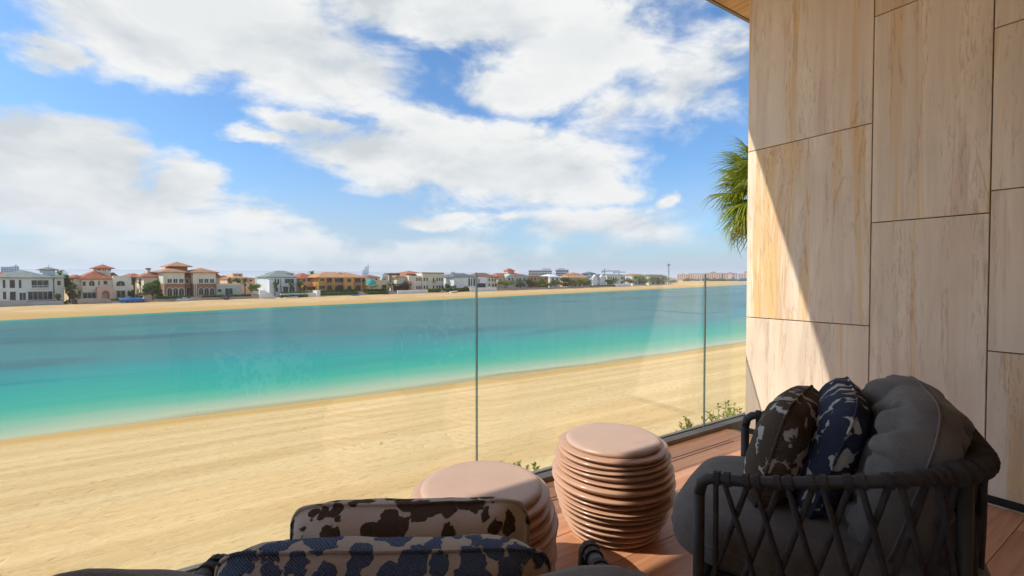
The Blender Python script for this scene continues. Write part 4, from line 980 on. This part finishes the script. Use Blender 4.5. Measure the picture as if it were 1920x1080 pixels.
tag(m.build('resort_trees', 'tree_dark'), 'dark band of trees along the shore in front of the pink resort hotel', 'trees', kind='stuff')
# ---------------------------------------------------------------- furniture on the terrace
def f_ceramic(t, p, pos):
    n = t.noise(pos, 6, 4, .6)
    t.l.new(t.mix(t.rng(n, .3, .7), (.50, .285, .175), (.565, .335, .215)), p.inputs['Base Color'])
    p.inputs['Coat Weight'].default_value = .45; p.inputs['Coat Roughness'].default_value = .12
    t.l.new(t.bump(t.noise(pos, 9, 3, .5), .06, .01), p.inputs['Normal'])
mat('glazed_clay', f_ceramic, rough=.44, spec=.45)
def f_top(t, p, pos):
    n = t.noise(pos, 9, 5, .6)
    t.l.new(t.mix(t.rng(n, .3, .7), (.52, .345, .25), (.57, .385, .285)), p.inputs['Base Color'])
    t.l.new(t.rng(n, .3, .7, .30, .42), p.inputs['Roughness'])
mat('stool_top', f_top, rough=.36, spec=.45)
mat('chair_frame', color=(.042, .039, .035), rough=.5, spec=.35, vary=.15, vscale=8)
mat('chair_rope', color=(.050, .046, .044), rough=.75, spec=.25, vary=.2, vscale=25, bumps=.4, bscale=260)
def f_fabric(t, p, pos):
    w = t.noise(t.scale(pos, (420, 420, 420)), 1.0, 2, .6)
    n = t.noise(pos, 14, 5, .65)
    c = t.mix(t.rng(n, .3, .7), (.105, .096, .086), (.148, .136, .122))
    c = t.mix(t.rng(w, .35, .7, 0, .5), c, (.20, .185, .165))
    t.l.new(c, p.inputs['Base Color'])
    nb = t.bump(t.noise(pos, 16, 4, .55, .5), .25, .012)
    t.l.new(t.bump(w, .35, .0012, nb), p.inputs['Normal'])
    p.inputs['Sheen Weight'].default_value = .12
mat('grey_fabric', f_fabric, rough=.9, spec=.15)
def f_pillow(dark1, dark2, pale, scale, gap, seed, blobs=False):
    def fn(t, p, pos):
        co = t.add('ShaderNodeTexCoord').outputs['Object']
        q = t.vm('ADD', co, (seed, seed * .37, seed * .71))
        wob = t.add('ShaderNodeTexNoise', {'Scale': 9.0, 'Detail': 4, 'Roughness': .6, 'Vector': q}).outputs['Color']
        q2 = t.vm('ADD', q, t.scale(t.vm('SUBTRACT', wob, (.5, .5, .5)), (.075, .075, .075)))
        wob2 = t.add('ShaderNodeTexNoise', {'Scale': 38.0, 'Detail': 3, 'Vector': q}).outputs['Color']
        q2 = t.vm('ADD', q2, t.scale(t.vm('SUBTRACT', wob2, (.5, .5, .5)), (.028, .028, .028)))
        big = t.noise(q, 7, 3, .5)
        if blobs:
            v = t.add('ShaderNodeTexVoronoi', {'Scale': scale, 'Randomness': 1.0, 'Smoothness': .22, 'Vector': t.scale(q2, (1.3, 1, .85))}, feature='SMOOTH_F1')
            thr = t.m('MULTIPLY_ADD', t.m('SUBTRACT', big, .5), .55, gap)
            tuft = t.rng(t.m('SUBTRACT', thr, v.outputs['Distance']), -.012, .03)
        else:
            v = t.add('ShaderNodeTexVoronoi', {'Scale': scale, 'Randomness': .95, 'Vector': t.scale(q2, (1.25, 1, .85))}, feature='DISTANCE_TO_EDGE')
            thr = t.m('MULTIPLY_ADD', t.m('SUBTRACT', big, .47), gap * 9, gap * .6)
            tuft = t.rng(t.m('SUBTRACT', v.outputs['Distance'], thr), -.006, .012)
        rib = t.add('ShaderNodeTexWave', {'Scale': 105.0, 'Distortion': 1.6, 'Detail': 2.0, 'Vector': t.vm('ADD', co, t.scale(wob, (.02, .02, .02)))}, wave_type='BANDS', bands_direction='DIAGONAL').outputs[0]
        yarn = t.noise(t.scale(co, (300, 300, 300)), 1.0, 3, .6)
        dc = t.mix(t.rng(rib, .2, .8), dark1, dark2)
        dc = t.mix(t.rng(yarn, .4, .7, 0, .5), dc, tuple(x * .6 for x in dark1))
        pc = t.mix(t.rng(yarn, .3, .7), tuple(x * .85 for x in pale), pale)
        t.l.new(t.mix(tuft, pc, dc), p.inputs['Base Color'])
        h = t.m('ADD', t.m('MULTIPLY', tuft, 1.0), t.m('MULTIPLY', t.m('MULTIPLY', rib, tuft), .45))
        h = t.m('ADD', h, t.m('MULTIPLY', yarn, .12))
        t.l.new(t.bump(h, .8, .006), p.inputs['Normal'])
    return fn
mat('brown_tuft', f_pillow((.075, .050, .033), (.14, .10, .068), (.52, .46, .38), 22.0, .53, 3.1, True), rough=.92, spec=.1)
mat('blue_tuft', f_pillow((.070, .098, .165), (.125, .168, .26), (.46, .41, .34), 20.0, .53, 7.7, True), rough=.92, spec=.1)
mat('brown_tuft_dense', f_pillow((.095, .072, .052), (.155, .12, .09), (.48, .46, .42), 24.0, .70, 1.3, True), rough=.92, spec=.1)
mat('blue_tuft_dense', f_pillow((.036, .045, .078), (.066, .080, .125), (.48, .47, .43), 22.0, .68, 5.2, True), rough=.92, spec=.1)

def stool(name, label, loc, seed):
    rnd = random.Random(seed)
    o = thing(name, label, 'stool', loc, 0, 'ringed clay stools by the glass')
    H = .437; n = 96; NR = 15
    def prof(z):     # barrel outline
        k = z / H
        return .188 + .072 * math.sin(math.pi * min(1, max(0, k * .92 + .04))) ** .8 + .026 * k
    cuts = [0.0]
    for i in range(NR): cuts.append(cuts[-1] + rnd.uniform(.7, 1.35))
    cuts = [c / cuts[-1] * (H - .024) for c in cuts]
    tilts = [(0, 0)] + [(rnd.uniform(.003, .0085), rnd.uniform(0, 6.28)) for _ in range(NR - 1)] + [(0, 0)]
    shifts = [(rnd.uniform(-.004, .004), rnd.uniform(-.004, .004), rnd.uniform(-.005, .007)) for _ in range(NR)]
    def zc(i, th): a, ph = tilts[i]; return cuts[i] + a * math.cos(th - ph)
    vs = []; rings = 0
    # every ring swells towards its upper third and undercuts below
    cs = [(.04, -.020), (.16, -.010), (.34, -.001), (.55, .006), (.74, .0085), (.88, .005), (.96, -.006), (.995, -.017)]
    for i in range(NR):
        sx, sy, dr = shifts[i]
        for f, o_ in cs:
            for k in range(n):
                th = 2 * math.pi * k / n
                z0, z1 = zc(i, th), zc(i + 1, th); z = z0 + (z1 - z0) * f
                r = prof(z) + o_ * 1.35 + (dr if .1 < f < .95 else 0)
                vs.append((r * math.cos(th) + sx, r * math.sin(th) + sy, z))
            rings += 1
    fs = [(i * n + k, i * n + (k + 1) % n, (i + 1) * n + (k + 1) % n, (i + 1) * n + k) for i in range(rings - 1) for k in range(n)]
    fs.append(tuple(range(n - 1, -1, -1)))
    MB().put(vs, fs).build('body', 'glazed_clay', o, smooth=True)
    rt = .222; z = H - .026
    MB().lathe([(rt - .03, z - .002), (rt - .008, z), (rt + .001, z + .006), (rt + .003, z + .013), (rt - .001, z + .020), (rt - .010, z + .0245), (rt - .03, z + .026), (.1, z + .0255), (.01, z + .0255)], 96).build('seat_top', 'stool_top', o, smooth=True)
    return o
p = at_z(1148, 985, 0); stool('ringed_stool', 'ringed clay stool standing fully in view beside the dark armchair', (p.x, p.y, 0), 5)
p = at_z(903, 905, .437); stool('ringed_stool', 'ringed clay stool half hidden behind the brown tufted pillow', (p.x, p.y, 0), 11)

def pillow_mesh(wd, ht, th, n=30, seed=0, wrinkle=.004, pinch=.045, sag=0.0, ear=.0, plump=.5, sq=6.0, ridge=0.0):
    """stuffed cushion standing in the x,z plane, its base at z = 0, thickness along y"""
    m = MB(); N = n
    def pt(i, j, side):
        u = -1 + 2 * i / N; v = -1 + 2 * j / N
        eu = 1 - pinch * (1 - v * v); ev = 1 - pinch * (1 - u * u)
        k_ = max(abs(u), abs(v)) / max(1e-6, (abs(u) ** sq + abs(v) ** sq) ** (1 / sq))
        x = u * k_ * wd / 2 * eu; z = v * k_ * ht / 2 * ev + .006 * noise.noise((u * 3 + seed, v * 2, 2.2))
        z += ridge * max(0, v) * math.sin(math.pi * min(1, abs(u) ** 2.4)) 
        rr = (abs(u) * abs(v)) ** 6
        x += math.copysign(ear * rr, u); z += math.copysign(ear * rr, v)
        t = th / 2 * (max(0, (1 - u ** 4)) * max(0, (1 - v ** 4))) ** plump
        q = noise.noise((x * 7 + seed, z * 7, side * 3.3)) * wrinkle * 2 + noise.noise((x * 17 + seed, z * 17, side * 9)) * wrinkle
        # creases that run in from the corners
        q += wrinkle * .8 * math.sin(15 * (abs(u) - abs(v)) + 7 * noise.noise((u * 2.3, v * 2.3, seed))) * (abs(u * v)) ** .8
        q -= wrinkle * 1.6 * (1 - abs(noise.noise((x * 5 + seed, z * 9 + x * 4, side * 5.1)))) ** 7 * (wrinkle > .006)
        e = max(0, (1 - u ** 2)) * max(0, (1 - v ** 2))
        y = side * (t + q * min(1, e * 5))
        z -= sag * (1 - u * u) * max(0, v)
        return (x, y, z + ht / 2)
    idx = {}
    vs = []
    for side in (1, -1):
        for j in range(N + 1):
            for i in range(N + 1):
                border = i in (0, N) or j in (0, N)
                key = (i, j, 0 if border else side)
                if key not in idx:
                    idx[key] = len(vs); vs.append(pt(i, j, side))
    fs = []
    for side in (1, -1):
        g = lambda i, j: idx[(i, j, 0 if (i in (0, N) or j in (0, N)) else side)]
        for j in range(N):
            for i in range(N):
                f = (g(i, j), g(i + 1, j), g(i + 1, j + 1), g(i, j + 1))
                fs.append(f[::-1] if side == 1 else f)
    m.put(vs, fs)
    loop = [vs[idx[(i, 0, 0)]] for i in range(N)] + [vs[idx[(N, j, 0)]] for j in range(N)] + [vs[idx[(N - i, N, 0)]] for i in range(N)] + [vs[idx[(0, N - j, 0)]] for j in range(N)]
    return m, loop
def pillow(name, label, cat, matname, M4, wd, ht, th, seed, group=None, parent=None, pip=.004, **kw):
    m, loop = pillow_mesh(wd, ht, th, seed=seed, **kw)
    o = m.build(name, matname, parent, smooth=True)
    if parent is None: tag(o, label, cat, group)
    o.matrix_world = M4 if parent is None else Matrix.Identity(4)
    if parent is not None: o.matrix_basis = M4
    MB().tube(loop + loop[:2], pip, 6, cap=False).build('piping', matname, o, smooth=True)
    return o

def superell(a, b, c, e1=.32, e2=.34, n1=24, n2=56):
    vs = []; sg = lambda w, e: math.copysign(abs(w) ** e, w)
    for i in range(n1 + 1):
        ph = -math.pi / 2 + math.pi * i / n1
        for k in range(n2):
            th = 2 * math.pi * k / n2
            vs.append((a * sg(math.cos(ph), e1) * sg(math.cos(th), e2), b * sg(math.cos(ph), e1) * sg(math.sin(th), e2), c * sg(math.sin(ph), e1 * 1.5)))
    fs = [(i * n2 + k, i * n2 + (k + 1) % n2, (i + 1) * n2 + (k + 1) % n2, (i + 1) * n2 + k) for i in range(n1) for k in range(n2)]
    return vs, fs

AW, AD = .385, .64       # half width and depth of the armchair
def rail_path(z0, z1, inset=0.0, n=60):
    """U on plan from the left front corner round the back to the right front corner"""
    w = AW - inset; d = AD - inset * 1.0; r = .26
    pts = []
    straight = d - r
    for k in range(n + 1):
        L = 2 * straight + math.pi * r * .5 * 2 + 2 * (w - r)
        s = L * k / n
        q = r * math.pi / 2
        if s < straight: p = (-w, -s)
        elif s < straight + q:
            a = (s - straight) / r; p = (-w + r - r * math.cos(a), -straight - r * math.sin(a))
        elif s < straight + q + 2 * (w - r): p = (-w + r + (s - straight - q), -d)
        elif s < straight + 2 * q + 2 * (w - r):
            a = (s - straight - q - 2 * (w - r)) / r; p = (w - r + r * math.sin(a), -d + r - r * math.cos(a))
        else: p = (w, -(L - s))
        t = -p[1] / d; t = t * t * (3 - 2 * t)
        pts.append(Vector((p[0], p[1], z0 + (z1 - z0) * t)))
    return pts
def along(pts, u):
    f = max(0, min(.99999, u)) * (len(pts) - 1); i = int(f); return pts[i].lerp(pts[i + 1], f - i)
def armchair(label, loc, rz):
    o = thing('armchair', label, 'armchair', (*loc, 0), rz, 'dark woven armchairs')
    top = rail_path(.615, .735); bot = rail_path(.275, .275, .012)
    fr = MB(); 
    fl = [(-AW - .012, .004, 0), (-AW, 0, .30), (-AW, 0, .56), (-AW, -.008, .595), (-AW, -.028, .611), (-AW, -.05, .615)]
    fl2 = [(-x, y, z) for x, y, z in fl]
    path = [Vector(p) for p in fl[2:]] + [p for p in top if p.y < -.06] + [Vector(p) for p in fl2[2:]][::-1]
    fr.tube(path, .0165, 12); fr.build('arm_rail', 'chair_frame', o, smooth=True)
    for q in (fl, fl2): MB().tube([q[0], q[1], q[2]], [.0135, .0165, .0165], 12).build('leg', 'chair_frame', o, smooth=True)
    for sx in (-1, 1):
        pb = along(top, .34 if sx < 0 else .66)
        MB().tube([(pb.x * 1.12, pb.y - .03, 0), (pb.x * 1.03, pb.y + .0, .3), (pb.x, pb.y, pb.z)], [.013, .016, .016], 12).build('leg', 'chair_frame', o, smooth=True)
    MB().tube(bot, .017, 10).build('lower_rail', 'chair_frame', o, smooth=True)
    MB().tube([(-AW + .012, 0, .275), (AW - .012, 0, .275)], .016, 10).build('front_rail', 'chair_frame', o, smooth=True)
    MB().box(-AW + .03, AW - .03, -AD + .08, -.01, .258, .278).build('seat_base', 'chair_frame', o)
    # rope lattice
    K = 23
    U = [.035 + .93 * k / (K - 1) for k in range(K)]
    du = .93 / (K - 1)
    def strap(u0, u1, out):
        a, b = along(top, u0), along(bot, u1)
        pts = []
        for k in range(7):
            f = k / 6; u = u0 + (u1 - u0) * f
            p = along(top, u) * (1 - f) + along(bot, u) * f
            c = Vector((p.x, p.y + AD * .45, 0)).normalized()
            pts.append(p + c * (out + .004))
        MB().tube(pts, .0078, 8, flat=1.0).build('strap', 'chair_rope', o, smooth=True)
    strap(U[0] - .008, U[0] - .008, .0); strap(U[-1] + .008, U[-1] + .008, .0)
    for i, u in enumerate(U):
        v = u + 1.5 * du
        if v < .99: strap(u + .004, v, .004)
        v = u - 1.5 * du
        if v > .01: strap(u - .004, v, -.004)
        for w in (-.0075, .0075):
            a, b = along(top, u + w - .0045), along(top, u + w + .0045)
            MB().tube([a, b], .0205, 12).build('rail_wrap', 'chair_rope', o, smooth=False)
            a, b = along(bot, u + w - .0045), along(bot, u + w + .0045)
            MB().tube([a, b], .021, 10).build('rail_wrap', 'chair_rope', o)
    # thick rope binding round the back rail
    pts = []; rs = []
    for k in range(261):
        u = .30 + .40 * k / 260; pts.append(along(top, u)); e = min(1, min(k, 260 - k) / 16)
        rs.append((.019 + .010 * e) + .0035 * math.sin(k * .55))
    MB().tube(pts, rs, 14).build('back_binding', 'chair_rope', o, smooth=True)
    vs, fs = superell(AW - .035, .40, .088)
    vs = [(x * (1 - .10 * max(0, y / .40) ** 2), y - .265, z + .378 + .012 * (1 - (x / .36) ** 2) * (z > 0) + .004 * noise.noise((x * 6, y * 6, 1))) for x, y, z in vs]
    c = MB().put(vs, fs).build('seat_cushion', 'grey_fabric', o, smooth=True)
    lp = [vs[12 * 56 + k] for k in range(56)]
    MB().tube(lp + lp[:2], .0045, 6, cap=False).build('piping', 'grey_fabric', c, smooth=True)
    return o
def T(x, y, z, rz=0, rx=0, ry=0):
    return Matrix.Translation((x, y, z)) @ Matrix.Rotation(rz, 4, 'Z') @ Matrix.Rotation(rx, 4, 'X') @ Matrix.Rotation(ry, 4, 'Y')
def furnish(loc, rz, side):
    base = T(loc[0], loc[1], 0, rz)
    return lambda x, y, z, r=0, rx=0, ry=0: base @ T(x, y, z, r, rx, ry)
lr, rr = cam2w(.785, 1.68), R(21.2)
ar = armchair('dark woven rope armchair with rounded grey cushions beside the stone wall', lr, rr)
P = furnish(lr, rr, 1)
pillow('back_cushion', 'big puffy dark grey back cushion in the armchair beside the stone wall', 'cushion', 'grey_fabric', P(.02, -.415, .40, R(2), R(15)), .68, .495, .25, 4, 'grey back cushions', pip=.003, wrinkle=.017, pinch=.03, plump=.42, sq=4.0, n=56)
pillow('brown_pillow', 'brown tufted pillow standing at the front of the armchair beside the stone wall', 'pillow', 'brown_tuft_dense', P(.03, -.135, .44, R(-6), R(15)), .48, .39, .17, 9, 'brown tufted pillows', pinch=.03, plump=.48, sq=5.0)
pillow('blue_pillow', 'navy blue tufted pillow between brown pillow and grey back cushion beside the stone wall', 'pillow', 'blue_tuft_dense', P(.05, -.238, .44, R(4), R(18)), .50, .43, .15, 15, 'blue tufted pillows', pinch=.03, plump=.48, sq=5.5)
ll, lz = cam2w(-.22, 1.0), R(-29.2)
al = armchair('dark woven armchair seen from behind at the bottom edge with two patterned pillows', ll, lz)
P = furnish(ll, lz, -1)
pillow('back_cushion', 'dark grey back cushion nearest the lens at the bottom edge', 'cushion', 'grey_fabric', P(.0, -.43, .425, R(0), R(13), R(2)), .87, .455, .24, 24, 'grey back cushions', pip=.004, wrinkle=.007, pinch=.04, plump=.4, sq=4.5, ridge=.04, sag=.05, n=56)
pillow('brown_pillow', 'brown and cream tufted pillow at the bottom centre in front of a stool', 'pillow', 'brown_tuft', P(.0, .035, .327, R(0), R(5)), .525, .395, .18, 29, 'brown tufted pillows', pinch=.025, sag=.012, plump=.5, sq=7.0)
pillow('blue_pillow', 'blue and cream tufted pillow lowest in view before the brown one', 'pillow', 'blue_tuft', P(-.022, -.115, .334, R(0), R(13), R(1.5)), .585, .405, .18, 35, 'blue tufted pillows', pinch=.02, plump=.42, sq=10.0)

# ---------------------------------------------------------------- fan palm behind the wall
def f_palm(t, p, pos):
    r = t.add('ShaderNodeObjectInfo').outputs['Random']
    n = t.noise(pos, 3, 4, .6)
    c = t.mix(t.rng(n, .3, .7), (.17, .23, .018), (.31, .34, .028))
    c = t.mix(t.rng(r, .82, .95), c, (.26, .17, .045))
    t.l.new(c, p.inputs['Base Color'])
    tl = t.add('ShaderNodeBsdfTranslucent'); t.l.new(c, tl.inputs[0])
    mx = t.add('ShaderNodeMixShader', {0: .3}); t.l.new(p.outputs[0], mx.inputs[1]); t.l.new(tl.outputs[0], mx.inputs[2])
    t.l.new(mx.outputs[0], t.n['Material Output'].inputs[0])
mat('palm_leaf', f_palm, rough=.45, spec=.4)
mat('palm_trunk', color=(.20, .15, .10), rough=.95, vary=.35, vscale=6, bumps=.8, bscale=12)
def fan_leaf(rnd):
    """one fan frond: stalk along +x, blade opening at its end"""
    m = MB(); L = .75
    m.tube([(0, 0, 0), (L * .5, 0, .03), (L, 0, 0)], [.016, .011, .008], 5)
    nb = 34
    for k in range(nb):
        a = R(-118) + R(236) * k / (nb - 1) + rnd.uniform(-.03, .03)
        ln = (.78 + .12 * math.cos(a)) * rnd.uniform(.88, 1.06); w = .021
        prev = None
        for q in range(6):
            f = q / 5; rr = ln * f
            drop = -.05 * f - .34 * max(0, f - .42) ** 2 * 2.6 * rnd.uniform(.6, 1.4)
            ww = w * (.35 + 1.3 * f if f < .45 else max(.0, (1 - f) * 1.7))
            c = Vector((L + rr * math.cos(a), rr * math.sin(a), drop - .12 * abs(math.sin(a)) * f))
            n = Vector((-math.sin(a), math.cos(a), 0)) * ww
            cur = (c - n + Vector((0, 0, .012 * (q < 4))), c, c + n + Vector((0, 0, .012 * (q < 4))))
            if prev: m.put(list(prev) + list(cur), [(0, 1, 4, 3), (1, 2, 5, 4)])
            prev = cur
    return m
def fan_palm(loc, zc):
    o = thing('fan_palm', 'tall fan palm whose green crown looks out from behind the stone wall', 'palm tree', (loc[0], loc[1], -5.35))
    h = zc + 5.35
    rings = [(.19 + .05 * math.exp(-z * 1.2) + .012 * math.sin(z * 26), z) for z in [h * k / 90 for k in range(91)]]
    MB().lathe(rings, 12).build('trunk', 'palm_trunk', o, smooth=True)
    rnd = random.Random(3); meshes = []
    for k in range(5):
        ob = fan_leaf(rnd).build('frond', 'palm_leaf', o); meshes.append(ob)
    for k in range(60):
        ob = meshes[k] if k < 5 else link('frond', meshes[k % 5].data, o)
        az = k * 2.39996 + rnd.uniform(-.2, .2); el = R(68 - 118 * (k / 59) ** .85) + rnd.uniform(-.1, .1)
        s = rnd.uniform(.82, 1.05)
        ob.matrix_local = Matrix.Translation((0, 0, h - .15 - .25 * k / 59)) @ Matrix.Rotation(az, 4, 'Z') @ Matrix.Rotation(-el, 4, 'Y') @ Matrix.Rotation(rnd.uniform(-.4, .4), 4, 'X') @ Matrix.Scale(s, 4)
fan_palm(cam2w(6.1, 11.0), 3.5)

# ---------------------------------------------------------------- low plants outside the kerb
mat('shrub_leaf', f_leaf((.16, .20, .02), (.30, .32, .03)), rough=.5)
mat('soil', color=(.12, .08, .05), rough=.95, vary=.3)
tag(MB().box(1.2, 5.4, 2.325, 2.60, -.55, -.26).build('planter', 'plaster'), 'pale masonry planter trough outside the terrace kerb', 'planter')
def shrub(label, x, w, hgt, seed, n=260):
    rnd = random.Random(seed)
    o = thing('leafy_shrub', label, 'shrub', (x, 2.46, -.26), 0, 'green shrubs outside the kerb')
    st = MB(); lf = MB()
    for k in range(14):
        bx, by = rnd.uniform(-w, w) * .8, rnd.uniform(-.06, .10)
        tip = Vector((bx + rnd.uniform(-.08, .08), by + rnd.uniform(-.05, .06), hgt * rnd.uniform(.55, 1.0) * (1 - .4 * abs(bx / w))))
        st.tube([(bx, by, -.01), (bx, by, tip.z * .5), tip], [.004, .003, .0015], 4)
        for q in range(n // 14):
            f = rnd.uniform(.45, 1.0); c = Vector((bx, by, 0)).lerp(tip, f)
            d = Vector((rnd.uniform(-1, 1), rnd.uniform(-1, 1), rnd.uniform(.0, 1.0))).normalized(); L = rnd.uniform(.025, .055)
            sd = d.cross(Vector((rnd.uniform(-1, 1), rnd.uniform(-1, 1), 1))).normalized() * L * .22
            nrm = sd.cross(d).normalized() * L * .08
            lf.put([c, c + d * L * .5 + sd + nrm, c + d * L, c + d * L * .5 - sd + nrm], [(0, 1, 2), (0, 2, 3)])
    st.build('stem', 'shrub_leaf', o); lf.build('foliage', 'shrub_leaf', o)
for x, w, h, s, l in ((1.66, .13, .33, 1, 'small green sprig showing above the kerb between the two stools'),
                      (2.62, .22, .27, 2, 'low green shrub outside the glass right of the stool in full view'),
                      (3.45, .22, .31, 3, 'bright green shrub outside the glass nearest the stone wall foot'),
                      (3.95, .25, .38, 4, 'tallest bright green shrub outside the kerb where the stone wall begins')):
    shrub(l, x, w, h, s)
# ---------------------------------------------------------------- the air between here and the far shore
def f_haze(t, p, pos):
    v = t.add('ShaderNodeVolumePrincipled', {'Color': (.90, .93, 1.0, 1), 'Density': .00011, 'Anisotropy': .2})
    t.n.remove(p); t.l.new(v.outputs[0], t.n['Material Output'].inputs['Volume'])
mat('haze_air', f_haze)
tag(MB().box(-30100, 40100, -600, 40100, -12, 135).build('haze', 'haze_air'), kind='stuff')
